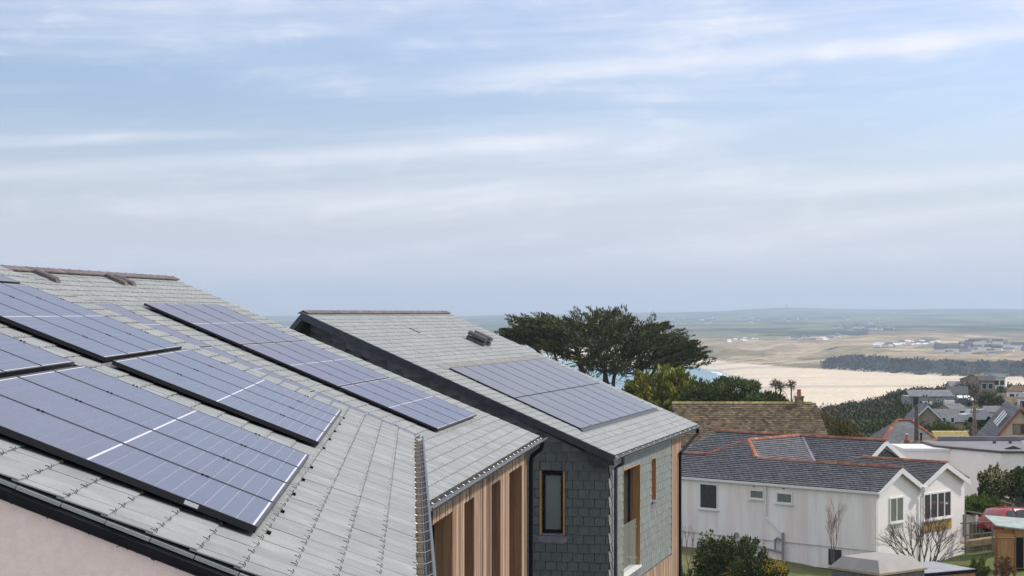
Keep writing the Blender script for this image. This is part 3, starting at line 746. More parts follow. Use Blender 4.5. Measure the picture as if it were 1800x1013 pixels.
def land_colour(b, D):
    X = (b-900)/F_PX*D
    if D < 1200:
        n = mnoise.noise(Vector((X*0.06, D*0.03, 3)))
        g = (0.10, 0.12, 0.045) if n > 0 else (0.13, 0.125, 0.06)
        if D > 200: g = (0.085, 0.10, 0.040) if n > -0.1 else (0.15, 0.125, 0.085)
        return g
    z, zone = far_h(b, D)
    if zone in ('sea', 'sand'):
        n = mnoise.noise(Vector((X*0.002, D*0.012, 3)))
        return (0.74, 0.63, 0.475) if n < 0.25 else (0.57, 0.49, 0.41)
    if zone == 'bank': return (0.045, 0.05, 0.04)
    if zone == 'dune':
        n = mnoise.fractal(Vector((X*0.006, D*0.006, 6)), 1.0, 2.0, 4); m_ = mnoise.noise(Vector((X*0.02, D*0.02, 8)))
        c = (0.40, 0.32, 0.205) if n < 0.12 else (0.27, 0.235, 0.13)
        if m_ > 0.38: c = (0.52, 0.42, 0.31)
        if m_ < -0.45: c = (0.12, 0.12, 0.08)
        return c
    i, j = math.floor(X/190.0+0.7*math.sin(D/900)), math.floor(D/330.0+0.5*math.sin(X/500))
    r = h01(i, j)
    c = ((0.10, 0.17, 0.05), (0.145, 0.19, 0.07), (0.19, 0.18, 0.10), (0.075, 0.105, 0.045), (0.055, 0.07, 0.04), (0.24, 0.20, 0.13))[int(r*6) % 6]
    if mnoise.noise(Vector((X*0.004, D*0.0022, 11))) > 0.22: c = (0.045, 0.06, 0.035)
    return c
M_LAND = mat('land', (1, 1, 1), 0.95, 0.10, 0.35, 0.05, tint=True)
_T = NT(M_LAND.node_tree); _b = next(n for n in _T.n if n.type == 'BSDF_PRINCIPLED'); _tc = _T.n.new('ShaderNodeTexCoord')
_src = _b.inputs['Base Color'].links[0].from_socket                # grass tussocks, blow-outs, hedges: several sizes of mottling
_k = _T.m('MULTIPLY', _T.mapr(_T.noise(_tc.outputs['Object'], 0.012, 6, 0.65), 0.3, 0.7, 0.62, 1.3), _T.mapr(_T.noise(_tc.outputs['Object'], 0.07, 5, 0.6), 0.3, 0.7, 0.72, 1.25))
_lum = _T.n.new('ShaderNodeRGBToBW'); _T.l.new(_src, _lum.inputs[0]); _w = _T.mapr(_lum.outputs[0], 0.30, 0.45, 1.0, 0.22)   # bare sand is smoother
_k = _T.m('ADD', 1.0, _T.m('MULTIPLY', _T.m('SUBTRACT', _k, 1.0), _w))
_vm = _T.n.new('ShaderNodeVectorMath'); _vm.operation = 'SCALE'; _T.l.new(_src, _vm.inputs[0]); _T.l.new(_k, _vm.inputs['Scale']); _T.l.new(_vm.outputs[0], _b.inputs['Base Color'])
gm = MB(); rows = [2, 8, 16, 24, 32, 40]+[40*1.045**k for k in range(1, 78)]
d = rows[-1]
while d < 13200: d *= 1.0165 if not 1500 < d < 2700 else 1.006; rows.append(d)
cols = [-2600+150*k for k in range(18)]+[100+25*k for k in range(36)]+[1000+9*k for k in range(112)]+[2008+120*k for k in range(22)]
for D in rows:
    for b in cols:
        X = (b-900)/F_PX*D; gm.v.append((X, D, ground_h(X, D)+CZ)); gm.t.append(land_colour(b, D))
nc = len(cols)
for i in range(len(rows)-1):
    for j in range(nc-1): gm.f.append((i*nc+j, i*nc+j+1, (i+1)*nc+j+1, (i+1)*nc+j))
g = gm.build('ground', M_LAND, kind='structure', smooth=True); g['label'] = 'hillside, beach, dunes and far fields'
# sea
M_SEA = bpy.data.materials.new('sea_water'); M_SEA.use_nodes = True
_T = NT(M_SEA.node_tree); _b = next(n for n in _T.n if n.type == 'BSDF_PRINCIPLED')
_tc = _T.n.new('ShaderNodeTexCoord'); _mp = _T.n.new('ShaderNodeMapping'); _mp.inputs['Scale'].default_value = (0.02, 0.006, 1); _T.l.new(_tc.outputs['Object'], _mp.inputs[0])
_T.l.new(_T.mix(_T.noise(_mp.outputs[0], 1.0, 4), (0.08, 0.21, 0.25), (0.16, 0.31, 0.34)), _b.inputs['Base Color'])
_b.inputs['Roughness'].default_value = 0.35
_bn = _T.n.new('ShaderNodeBump'); _bn.inputs['Strength'].default_value = 0.5; _T.l.new(_T.noise(_mp.outputs[0], 14, 4), _bn.inputs['Height']); _T.l.new(_bn.outputs[0], _b.inputs['Normal'])
sm_ = MB(); sm_.poly([(-9000, 450, CZ-62), (5200, 450, CZ-62), (5200, 13500, CZ-62), (-9000, 13500, CZ-62)])
o = sm_.build('sea', M_SEA, kind='structure'); o['label'] = 'turquoise sea in the bay'
sf = MB(); rr = random.Random(2)
M_FOAM = mat('foam', (0.8, 0.82, 0.84), 0.8, 0.1)
for off, gap in ((0, 0.45), (30, 0.7)):       # lines of breaking waves along the beach
    b = 880.0
    while b < 1436:
        if rr.random() > gap:
            db = rr.uniform(5, 16); D0, D1 = lerp_tab(b, COAST)-off, lerp_tab(b+db, COAST)-off; w = rr.uniform(2, 6)
            x0, x1 = XY(b, D0)[0], XY(b+db, D1)[0]
            sf.hexa([(x0-w, D0, 0.02), (x0, D0+2, 0.02), (x1, D1+2, 0.02), (x1-w, D1, 0.02), (x0-w*0.7, D0, 0.5), (x0-1, D0+1, 0.35), (x1-1, D1+1, 0.35), (x1-w*0.7, D1, 0.5)])
        b += rr.uniform(6, 14)
tag(sf.build('surf', M_FOAM, kind='stuff'), 'white lines of surf along the beach', 'surf')

# ------------------------------------------------------------------ sites: things placed by bearing, distance and level
class Site:
    def __init__(s, name, label, cat, px, D, z, rot=0.0, group=None):
        x, y = XY(px, D); s.b = (0, 0, 0); s.x, s.y, s.z = x, y, z
        s.o = empty(name, (x, y, z+CZ), R(rot), label, cat, group)
    def part(s, mb, name, m, parent=None, **k): return mb.build(name, m, parent or s.o, (0, 0, 0), **k)
    def loc(s, x, y, z): return (x, y, z)
class Plane:
    """P(u, d, h) from an eave origin, a direction along the eave and a direction down the slope"""
    th = 0.0
    def __init__(s, o, ud, dd):
        s.O, s.u, s.d = Vector(o), Vector(ud).normalized(), Vector(dd).normalized(); s.n = s.u.cross(s.d)
        if s.n.z < 0: s.n = -s.n
    def P(s, u, d, h=0.0): return tuple(s.O+s.u*u+s.d*d+s.n*h)
M_WHITE = mat('white_render', (0.86, 0.83, 0.80), 0.9, 0.03, 1.2, 0.1, bump=0.15, bscale=30, col2=(0.82, 0.78, 0.745))
M_STAIN = mat('stained_render', (0.87, 0.84, 0.81), 0.9, 0.10, 1.0, 0.1, bump=0.15, bscale=30, col2=(0.78, 0.69, 0.645), stretch=(2.2, 2.2, 0.2))
M_PLAST = mat('white_plastic', (0.74, 0.74, 0.73), 0.4, 0.03)
M_WSLATE = mat('blue_black_slate', (0.145, 0.147, 0.160), 0.5, 0.12, 3, 0.4, islands=0.24)
M_RED = mat('red_ridge_tile', (0.42, 0.155, 0.09), 0.85, 0.25, 5, 0.15, islands=0.25, col2=(0.24, 0.12, 0.075))
M_BROWN = mat('mossy_tile', (0.20, 0.145, 0.10), 0.9, 0.25, 0.9, 0.1, islands=0.42, col2=(0.095, 0.08, 0.05))
M_LICH = mat('lichen', (0.50, 0.40, 0.17), 0.95, 0.2, 8, 0.05, islands=0.3)
M_GREYR = mat('grey_roof', (0.20, 0.205, 0.215), 0.8, 0.15, 2, 0.15, islands=0.12)
M_STONE = mat('tan_stone', (0.36, 0.29, 0.21), 0.9, 0.2, 1.2, 0.1)
M_CLADB = mat('beige_cladding', (0.52, 0.42, 0.30), 0.8, 0.06, 2, 0.15)
M_BRWN = mat('brown_trim', (0.23, 0.10, 0.05), 0.6, 0.1)
M_FLAT = mat('felt_roof', (0.24, 0.24, 0.25), 0.85, 0.12, 0.6, 0.15)
M_PIPE = mat('grey_pipe', (0.30, 0.30, 0.33), 0.5, 0.1)
M_CURT = mat('curtained_glass', (0.22, 0.25, 0.19), 0.15, 0.25, 6, 0.5, stretch=(6, 6, 0.3), col2=(0.10, 0.12, 0.10))
M_OSB = mat('osb_board', (0.56, 0.36, 0.12), 0.85, 0.3, 14, 0.1, col2=(0.42, 0.25, 0.08))

def window(s, name, face, a0, a1, z0, z1, at, mullions=1, frame=0.07, glass=None, sill=True, depth=0.05):
    """window on a wall: face 'x' (wall plane at x = at, looking -x) or 'y' (plane y = at, looking -y)"""
    f = MB()
    def bx(mb, p0, p1, q0, q1, d0, d1):
        if face == 'x': mb.box(at+d0, at+d1, p0, p1, q0, q1)
        else: mb.box(p0, p1, at+d0, at+d1, q0, q1)
    bx(f, a0, a0+frame, z0, z1, -depth, 0.03); bx(f, a1-frame, a1, z0, z1, -depth, 0.03)
    bx(f, a0+frame, a1-frame, z1-frame, z1, -depth, 0.03); bx(f, a0+frame, a1-frame, z0, z0+frame, -depth, 0.03)
    for k in range(1, mullions):
        c = a0+(a1-a0)*k/mullions; bx(f, c-frame/2, c+frame/2, z0+frame, z1-frame, -depth+0.004, 0.03)
    o = s.part(f, name, M_PLAST)
    for k in range(mullions):
        g_ = MB(); bx(g_, a0+(a1-a0)*k/mullions+0.02, a0+(a1-a0)*(k+1)/mullions-0.02, z0+0.02, z1-0.02, -0.018, 0.01)
        g_.build('pane', glass or M_GLASS, o)
    if sill:
        q = MB(); bx(q, a0-0.09, a1+0.09, z0-0.07, z0-0.003, -0.12, 0.02); q.build('sill', M_PLAST, o)
    return o

# ------------------------------------------------------------------ white house with red ridge tiles
wh = Site('white_house', 'white rendered house with dark slate roofs and red ridge tiles', 'house', 1542, 95, -13.6, 46.4)
BZ = 13.6                                                # local z = camera-relative z + BZ
E_ = -9.2+BZ; RZ = -8.17+BZ; RZ2 = -7.33+BZ
# local axes: x = along the gables (to the right and away), y = along the long wall (to the left and away)
wl2 = MB()
wl2.prism([(0, 0, 0), (0, 0, E_), (2.05, 0, RZ-0.1), (4.1, 0, E_), (4.1, 0, 0)], (0, 17.0, 0)); wh.part(wl2, 'front_wing_wall', M_STAIN)
wl2 = MB(); wl2.prism([(4.12, 0.004, 0), (4.12, 0.004, E_), (6.6, 0.004, RZ-0.1), (8.95, 0.004, E_), (8.95, 0.004, 0)], (0, 6.0, 0)); wh.part(wl2, 'second_wing_wall', M_WHITE)
fg = MB(); fg.prism([(0.0, -0.012, 0.2), (0, -0.012, E_-0.02), (2.05, -0.012, RZ-0.14), (4.1, -0.012, E_-0.02), (4.1, -0.012, 0.2)], (0, 0.010, 0)); wh.part(fg, 'gable_render', M_WHITE)
wl2 = MB(); wl2.prism([(5.5, 5.3, 0), (5.5, 5.3, E_), (9.0, 5.3, RZ2-0.1), (12.5, 5.3, E_), (12.5, 5.3, 0)], (0, 12.0, 0)); wh.part(wl2, 'back_block_wall', M_WHITE)
up = MB(); up.box(-0.09, -0.004, 0.0, 17.0, -12.42+BZ, E_-0.1); wh.part(up, 'upper_cladding', M_STAIN)
pn = MB(); pn.prism([(6.4, 5.27, RZ2-1.5), (9.0, 5.27, RZ2-0.42), (11.6, 5.27, RZ2-1.5)], (0, 0.02, 0)); wh.part(pn, 'gable_window', M_GLASS)
# slate slopes
t27 = math.atan2(RZ-E_, 2.05); cs, sn = math.cos(t27), math.sin(t27)
def slopes(o, ud, dd, length, L, name='roof_slates', lo=0.0, umin=None, umax=None):
    pl = Plane(o, ud, dd)
    a = umin or (lambda q: lo); b = umax or (lambda q: length)
    dm = MB(); ds_ = [0, -L/2, -L]
    for q0, q1 in zip(ds_, ds_[1:]): dm.poly([pl.P(a(q0), q0, -0.004), pl.P(b(q0), q0, -0.004), pl.P(b(q1), q1, -0.004), pl.P(a(q1), q1, -0.004)])
    wh.part(dm, 'roof_deck', M_DECK)
    slate_field(wh, pl, int(L/0.205)+1, lambda q: a(max(q, -L)), lambda q: b(max(q, -L)), 0.40, L/(int(L/0.205)+1), M_WSLATE, name, 0, hooks=False, seed=len(bpy.data.objects), lift=0.05, gap=0.013)
sl = 0.18
slopes((-sl, -0.25, E_-sl*sn/cs), (0, 1, 0), (-cs, 0, -sn), 17.2, (2.05+sl)/cs)
slopes((4.1, -0.25, E_), (0, 1, 0), (cs, 0, -sn), 17.2, 2.05/cs)
p2_ = (RZ-E_)/2.5; c2_ = 1/math.hypot(1, p2_)
slopes((4.12, -0.25, E_), (0, 1, 0), (-1, 0, -p2_), 6.2, 2.5/c2_)
slopes((8.95+sl, -0.25, RZ-p2_*(8.95+sl-6.62)), (0, 1, 0), (1, 0, -p2_), 6.2, (8.95+sl-6.62)/c2_)
sb = math.atan2(RZ2-E_, 3.5); cb, sbn = math.cos(sb), math.sin(sb)
slopes((5.3, 5.1, E_-0.2*sbn/cb), (0, 1, 0), (-cb, 0, -sbn), 12.4, 3.7/cb, umax=lambda q: 14.0+q*0.45)
slopes((12.6, 5.1, E_-0.1), (0, 1, 0), (cb, 0, -sbn), 12.4, 3.6/cb)
# cross roof climbing from the front slope to the back ridge, hipped at its front
YC = 11.1
cr = MB()
T_ = (3.85, YC, RZ2); Bk = (9.0, YC, RZ2)
Lr, Rr = (2.05, YC+1.7, RZ), (2.05, YC-1.9, RZ)
cr.poly([Lr, Rr, T_]); wh.part(cr, 'hip_front', M_WSLATE)
def tri_slates(pts, name):
    m_ = MB(); m_.prism(pts, (0, 0, -0.05)); wh.part(m_, name, M_WSLATE)
for sg, Hp in ((-1, Rr), (1, Lr)):
    ye = YC+sg*3.85
    tri_slates([T_, Bk, (5.5, ye, E_), (4.1, ye, E_), Hp], 'cross_roof_side')
    pl = Plane((0, ye, E_+0.01), (1, 0, 0), (0, sg, -(RZ2-E_)/3.85)); LL = math.hypot(3.85, RZ2-E_); hy = abs(Hp[1]-YC)
    def um(q, hy=hy, LL=LL):
        y = 3.85*(1+q/LL)                                # distance from the cross ridge
        return 2.05+(4.1-2.05)*(y-hy)/(3.85-hy) if y > hy else 3.85+(2.05-3.85)*y/hy
    slate_field(wh, pl, 20, lambda q: um(min(q, 0)), lambda q: 5.5+3.5*(-min(q, 0))/4.3, 0.40, LL/20, M_WSLATE, 'roof_slates', 0, hooks=False, seed=78+sg, lift=0.05, gap=0.013)
plF = Plane((2.05, 0, RZ), (0, 1, 0), (-cs, 0, -sn))
slate_field(wh, plF, 9, lambda q: Rr[1]+(-min(q, 0))*1.9/2.0, lambda q: Lr[1]-(-min(q, 0))*1.7/2.0, 0.40, 0.2, M_WSLATE, 'roof_slates', 0, hooks=False, seed=77, lift=0.05, gap=0.013)
fl = MB(); fl.prism([(9.0, YC-0.08, RZ2+0.015), (9.0, YC-0.26, RZ2+0.015), (5.5, YC-4.0, E_+0.03), (5.5, YC-3.8, E_+0.03)], (0, 0, 0.03))
wh.part(fl, 'valley_flashing', mat('bright_lead', (0.45, 0.46, 0.48), 0.4, 0.1))
rtm = MB()
rtm.prism([(-0.15, 0, -0.055), (-0.06, 0, 0.045), (0.06, 0, 0.045), (0.15, 0, -0.055)], (0, 0.43, 0)); rtme = rtm.mesh('ridge_tile'); rtme.materials.append(M_RED)
def ridge(s, p0, p1, me=rtme, step=0.45):
    p0, p1 = Vector(p0), Vector(p1); d = p1-p0; n = max(1, round(d.length/step))
    for k in range(n):
        p = p0+d*(k/n); yaw = math.atan2(-d.x, d.y); pit = math.atan2(d.z, math.hypot(d.x, d.y))
        o = link('ridge_tile', me, s.o, p, (pit+random.uniform(-0.01, 0.01), 0, yaw))
ridge(wh, (2.05, -0.28, RZ+0.05), Rr); ridge(wh, (Lr[0], Lr[1], RZ+0.05), (2.05, 16.9, RZ+0.05))
ridge(wh, (Rr[0], Rr[1], RZ+0.06), (T_[0], T_[1], RZ2+0.06)); ridge(wh, (Lr[0], Lr[1], RZ+0.06), (T_[0], T_[1], RZ2+0.06))
ridge(wh, (T_[0], T_[1], RZ2+0.06), (9.0, YC, RZ2+0.06)); ridge(wh, (9.0, 5.0, RZ2+0.05), (9.0, 17.4, RZ2+0.05))
ridge(wh, (6.62, -0.28, RZ+0.05), (6.62, 5.2, RZ+0.05))
# barge boards, gutters, pipes
def barge(s, x0, z0, x1, z1, y, w=0.3, m=M_PLAST):
    b_ = MB(); b_.prism([(x0, y, z0), (x1, y, z1), (x1, y, z1-w), (x0, y, z0-w)], (0, 0.05, 0)); s.part(b_, 'barge_board', m)
for a, b_, zt, z0 in ((-0.2, 2.05, RZ, E_-0.10), (4.12, 2.05, RZ, E_)): barge(wh, a, z0-0.0, b_, zt, -0.26)
for a, b_, zt, z0 in ((4.14, 6.62, RZ, E_), (9.15, 6.62, RZ, E_-0.09)): barge(wh, a, z0, b_, zt, -0.27)
for a, b_ in ((5.3, 9.0), (12.7, 9.0)): barge(wh, a, E_-0.1, b_, RZ2, 5.04)
hop = MB(); hop.box(4.02, 4.34, -0.42, -0.16, E_-0.42, E_-0.10); wh.part(hop, 'rain_hopper', M_PLAST)
dp = MB(); dp.tube([(4.15, -0.28, E_-0.4), (4.15, -0.10, E_-0.7), (4.15, -0.08, 0.2)], 0.05, 6); wh.part(dp, 'downpipe', M_PLAST)
gt = MB(); gt.box(-0.30, -0.16, -0.25, 17.0, E_-0.22, E_-0.10); wh.part(gt, 'gutter', M_PLAST)
sfb = MB(); sfb.box(-0.16, 0.0, -0.2, 17.0, E_-0.30, E_-0.20); wh.part(sfb, 'soffit', M_PLAST)
dp = MB(); dp.tube([(-0.22, 7.0, E_-0.2), (-0.17, 6.98, E_-0.45), (-0.17, 6.98, E_-1.95), (-0.17, 5.85, E_-2.75)], 0.055, 6); wh.part(dp, 'downpipe', M_PLAST)
dp = MB(); dp.tube([(-0.17, 5.85, E_-2.72), (-0.17, 5.83, 0.2)], 0.075, 6); dp.tube([(-0.17, 9.3, E_-3.5), (-0.17, 6.2, E_-3.75), (-0.17, 5.9, E_-3.8)], 0.065, 6)
dp.tube([(-0.17, 6.35, E_-3.7), (-0.17, 6.35, E_-3.15), (-0.17, 6.2, E_-3.02), (-0.17, 6.0, E_-3.12)], 0.06, 6); dp.tube([(-0.17, 9.1, E_-3.4), (-0.17, 9.05, E_-3.0), (-0.17, 8.9, E_-3.0), (-0.17, 8.85, E_-3.2)], 0.05, 6)
wh.part(dp, 'soil_pipe', M_PIPE)
window(wh, 'window', 'x', 10.29, 11.57, -11.02+BZ, -9.58+BZ, -0.092)
window(wh, 'window', 'x', 7.13, 8.09, -10.22+BZ, -9.71+BZ, -0.092, glass=M_CURT)
window(wh, 'window', 'x', 5.25, 6.3, -10.33+BZ, -9.75+BZ, -0.092, glass=M_CURT)
for y in (7.75, 5.75):
    v_ = MB(); v_.box(-0.12, -0.08, y, y+0.16, -9.56+BZ, -9.42+BZ); wh.part(v_, 'air_vent', M_BRWN)
window(wh, 'window', 'y', 1.15, 2.5, -11.05+BZ, -9.72+BZ, -0.014, 2, 0.08, M_CURT)
window(wh, 'window', 'y', 4.55, 7.45, -11.2+BZ, -9.74+BZ, 0.0, 4, 0.09)
ob = MB(); ob.box(4.5, 7.5, -0.03, -0.002, -11.85+BZ, -11.32+BZ); wh.part(ob, 'bare_board', M_OSB, label='bare yellow board under the wide window')
lwn = MB(); lwn.box(-0.03, 0.02, 2.2, 3.0, -13.4+BZ, -12.55+BZ); wh.part(lwn, 'lower_window', M_GLASS)

# ------------------------------------------------------------------ brown tiled house behind
bh = Site('brown_tiled_house', 'long brown tiled roof spotted with moss and lichen, pot on its chimney', 'house', 1188, 117, -14.4, -1.0)
k27 = 117/3200.0
LB = (1447-1188)*k27; zr_ = -(713-551)*k27+14.4; ze_ = zr_-2.6
bw = MB(); bw.prism([(0.15, 0, 0), (0.15, 0, ze_), (0.15, 3.4, zr_-0.1), (0.15, 6.8, ze_), (0.15, 6.8, 0)], (LB-0.3, 0, 0)); bh.part(bw, 'walls', M_WHITE)
cc = 3.6/math.hypot(3.6, 2.6)
slope_l = math.hypot(3.6, 2.6)
plB = Plane((0, -0.2, ze_), (1, 0, 0), (0, -3.6, -2.6))
dm = MB(); dm.prism([plB.P(0, 0, -0.01), plB.P(LB+0.55, 0, -0.01), plB.P(LB, -slope_l, -0.01), plB.P(0, -slope_l, -0.01)], (0, 0, -0.08)); bh.part(dm, 'roof_deck', M_DECK)
slate_field(bh, plB, 23, lambda q: 0, lambda q: LB+0.55*(1+q/slope_l), 0.26, slope_l/23, M_BROWN, 'roof_tiles', 0, hooks=False, seed=31, lift=0.03)
dm = MB(); dm.prism([(0, 3.4, zr_), (LB, 3.4, zr_), (LB, 7.0, ze_), (0, 7.0, ze_)], (0, 0, -0.08)); bh.part(dm, 'back_slope', M_BROWN)
rb2 = MB(); rb2.prism([(0, -0.15, -0.07), (0, -0.06, 0.06), (0, 0.06, 0.06), (0, 0.15, -0.07)], (0.42, 0, 0)); rb2e = rb2.mesh('ridge_tile'); rb2e.materials.append(M_LICH)
for k in range(int(LB/0.44)): link('ridge_tile', rb2e, bh.o, (k*0.44, 3.4, zr_+0.03))
lc = MB(); rr = random.Random(12)
for k in range(900):                                     # lichen and moss tufts, thickest near the ridge
    q = -slope_l*(1-abs(rr.gauss(0, 0.42))) if rr.random() < 0.75 else -slope_l*rr.random()
    if q > 0 or q < -slope_l: continue
    u = rr.uniform(0.05, LB); p = Vector(plB.P(u, q, 0.035)); a = rr.uniform(0.015, 0.055)
    lc.add([p+plB.u*a, p-plB.u*a, p+plB.d*a*0.7, p-plB.d*a*0.7, p+plB.n*a*0.6], [(0,2,4), (2,1,4), (1,3,4), (3,0,4)])
bh.part(lc, 'lichen', M_LICH, kind='stuff')
cx = (1417-1188)*k27
ch = MB(); ch.box(cx-0.26, cx+0.26, 3.1, 3.65, zr_-0.5, zr_+0.42); ch.box(cx-0.31, cx+0.31, 3.05, 3.7, zr_+0.36, zr_+0.46); c_ = bh.part(ch, 'chimney', mat('lichen_stone', (0.33, 0.27, 0.16), 0.95, 0.3, 5))
pt = MB(); pt.tube([(cx, 3.37, zr_+0.44), (cx, 3.37, zr_+0.85)], [0.15, 0.125], 10); pt.tube([(cx, 3.37, zr_+0.85), (cx, 3.37, zr_+0.9)], 0.15, 10); pt.build('chimney_pot', M_RED, c_)

# ------------------------------------------------------------------ generic small house
def small_house(name, label, px, D, py_eave, py_ridge, wpx, deep, rot, mw, mr, hip=0.0, base=None, group=None, trim=None):
    k = D/F_PX; z0 = base if base is not None else ground_h(*XY(px, D))-0.3
    s = Site(name, label, 'house', px, D, z0, rot, group)
    w = wpx*k/max(0.3, math.cos(R(rot))); ze, zr2 = zpx(py_eave, D)-z0, zpx(py_ridge, D)-z0
    wb = MB()
    wb.box(-w/2, w/2, 0, deep, 0, ze)
    if not hip: 
        for x in (-w/2, w/2-0.01): wb.prism([(x, 0, ze), (x, deep/2, zr2-0.05), (x, deep, ze)], (0.01, 0, 0))
    s.part(wb, 'walls', mw)
    o_ = 0.25
    for sg in (0, 1):
        y0, y1 = (-o_, deep/2) if sg == 0 else (deep+o_, deep/2)
        n = 9
        for i in range(n if D < 200 else 1):
            f0, f1 = i/n, (i+1)/n
            if D >= 200: f0, f1 = 0, 1
            def pt_(f, x): 
                hx = (w/2+0.15)-hip*f
                return (x*hx, y0+(y1-y0)*f, ze-0.1+(zr2-ze+0.1)*f)
            m_ = MB(); a, b = pt_(f0, -1), pt_(f0, 1); c, d_ = pt_(f1, 1), pt_(f1, -1)
            m_.prism([a, b, c, d_], (0, 0, 0.07)); s.part(m_, 'roof_course' if D < 200 else 'roof_slope', mr)
    if hip:
        for sx in (-1, 1):
            m_ = MB(); m_.prism([(sx*(w/2+0.15), -o_, ze-0.1), (sx*(w/2+0.15), deep+o_, ze-0.1), (sx*(w/2+0.15-hip), deep/2, zr2)], (0, 0, 0.06)); s.part(m_, 'roof_hip', mr)
    s.w, s.ze, s.zr = w, ze, zr2
    return s
# hipped slate house with red hips
hh_ = small_house('hipped_house', 'grey slate house with hipped roof and speckled red hip tiles', 1601, 128, 783, 743, 116, 4.6, 0, M_WHITE, M_GREYR, hip=2.0)
w2_ = hh_.w/2+0.15
for sx in (-1, 1): ridge(hh_, (sx*w2_, -0.25, hh_.ze-0.02), (sx*(w2_-2.0), 2.3, hh_.zr+0.10))
ridge(hh_, (-(w2_-2.0), 2.3, hh_.zr+0.1), ((w2_-2.0), 2.3, hh_.zr+0.1))
s = Site('chimney_stack', 'short red brick chimney with a white-capped pot rising behind white parapet', 'chimney', 1594, 124.5, zpx(790, 124.5), 0)
m_ = MB(); m_.box(-0.16, 0.16, -0.16, 0.16, 0, 0.62); s.part(m_, 'stack', mat('brick_red', (0.36, 0.12, 0.07), 0.9, 0.2, 8))
m_ = MB(); m_.tube([(0, 0, 0.62), (0, 0, 1.02)], [0.13, 0.10], 8); s.part(m_, 'pot', M_RED)
m_ = MB(); m_.tube([(0, 0, 1.02), (0, 0, 1.08)], 0.12, 8); s.part(m_, 'cowl', M_PLAST)
# low brown roof with a flue in front of it
lb = small_house('low_brown_house', 'low brown tiled roof with thin black flue beside white flat-roofed house', 1655, 119, 792, 776, 118, 3.2, -2, M_WHITE, M_BROWN, hip=1.4)
m_ = MB(); m_.tube([(-1.15, 0.9, lb.ze), (-1.15, 0.9, lb.zr+0.45)], 0.06, 6); m_.tube([(-1.15, 0.9, lb.zr+0.38), (-1.15, 0.9, lb.zr+0.48)], 0.09, 6); lb.part(m_, 'flue', M_BLACK)
# white flat-roofed house
fx = Site('flat_roofed_house', 'white flat-roofed house with grey felt roof and dark edge trim', 'house', 1646, 113, -14.0, 0)
k = 113/3200.0
def fz(py, D=113): return zpx(py, D)+14.0
m_ = MB(); m_.prism([(0, 0, 0), (2.8, -4.6, 0), (10.5, -4.6, 0), (10.5, 4, 0), (0, 4, 0)], (0, 0, fz(784)-0.1)); fx.part(m_, 'walls', M_WHITE)
zt = fz(784)
m_ = MB(); m_.prism([(-0.12, -0.05, zt-0.1), (2.75, -4.75, zt-0.1), (10.7, -4.75, zt-0.1), (10.7, 4.1, zt-0.1), (-0.12, 4.1, zt-0.1)], (0, 0, 0.12)); fx.part(m_, 'roof_edge', mat('dark_trim', (0.09, 0.09, 0.10), 0.6, 0.1))
m_ = MB(); m_.prism([(0.05, 0, zt+0.02), (2.85, -4.6, zt+0.02), (10.6, -4.6, zt+0.02), (10.6, 4.0, zt+0.02), (0.05, 4.0, zt+0.02)], (0, 0, 0.02)); fx.part(m_, 'felt_roof', M_FLAT)
m_ = MB(); m_.box(1.0, 10.6, 3.7, 4.0, zt+0.04, zt+0.32); fx.part(m_, 'parapet', M_FLAT)
for x, y, h_ in ((4.0, 1.5, 0.2), (5.0, 1.5, 0.2), (5.6, 0.8, 0.22)):
    m_ = MB(); m_.tube([(x, y, zt+0.03), (x, y, zt+0.05+h_)], [0.12, 0.09], 8); fx.part(m_, 'roof_vent', M_VENT if h_ < 0.21 else M_PLAST)
for x, y in ((6.9, -1.2), (3.9, -3.2)):
    m_ = MB(); m_.add([(x-0.5, y-0.3, zt+0.04), (x+0.5, y-0.3, zt+0.04), (x+0.5, y+0.3, zt+0.04), (x-0.5, y+0.3, zt+0.04), (x, y, zt+0.24)], [(0,1,4), (1,2,4), (2,3,4), (3,0,4)]); fx.part(m_, 'rooflight', M_BLACK)
m_ = MB(); m_.box(-2.2, 0.95, -1.0, 3.0, 0, fz(791)); fx.part(m_, 'side_wing', M_WHITE)
m_ = MB(); m_.box(-2.28, 1.0, -1.1, 3.0, fz(791), fz(791)+0.16); fx.part(m_, 'wing_coping', M_PLAST)
m_ = MB(); m_.tube([(2.55, -4.72, 0.5), (2.55, -4.72, zt-0.6)], 0.05, 6); fx.part(m_, 'downpipe', M_PIPE)
m_ = MB(); m_.box(3.6, 9.5, -4.66, -4.58, 0.6, 3.2); fx.part(m_, 'dark_window_band', M_GLASS)
# slate house with timber gable on the right
tg = Site('beige_gable_house', 'steep slate house with beige boarded gable and brown barge boards', 'house', 1737, 121, -14.2, 0)
k = 121/3200.0
def tz(py): return zpx(py, 121)+14.2
ap_ = ((1793-1737)*k, 0, tz(717)); el_ = (0.0, 0, tz(782)); er_ = (2*ap_[0], 0, tz(782))
m_ = MB(); m_.prism([(0.12, 0, 0), (0.12, 0, el_[2]-0.1), (ap_[0], 0, ap_[2]-0.18), (er_[0]-0.12, 0, er_[2]-0.1), (er_[0]-0.12, 0, 0)], (1.0, 7, 0)); tg.part(m_, 'walls', M_CLADB)
for i in range(14):
    z = el_[2]-0.1-1.2+i*0.22
    hw = min(ap_[0]-0.15, max(0.05, (ap_[2]-0.25-z)/(ap_[2]-el_[2])*ap_[0]))
    m_ = MB(); m_.box(ap_[0]-hw, ap_[0]+hw, -0.02-0.012*(i % 2), -0.002, z, z+0.205); tg.part(m_, 'cladding_board', M_CLADB)
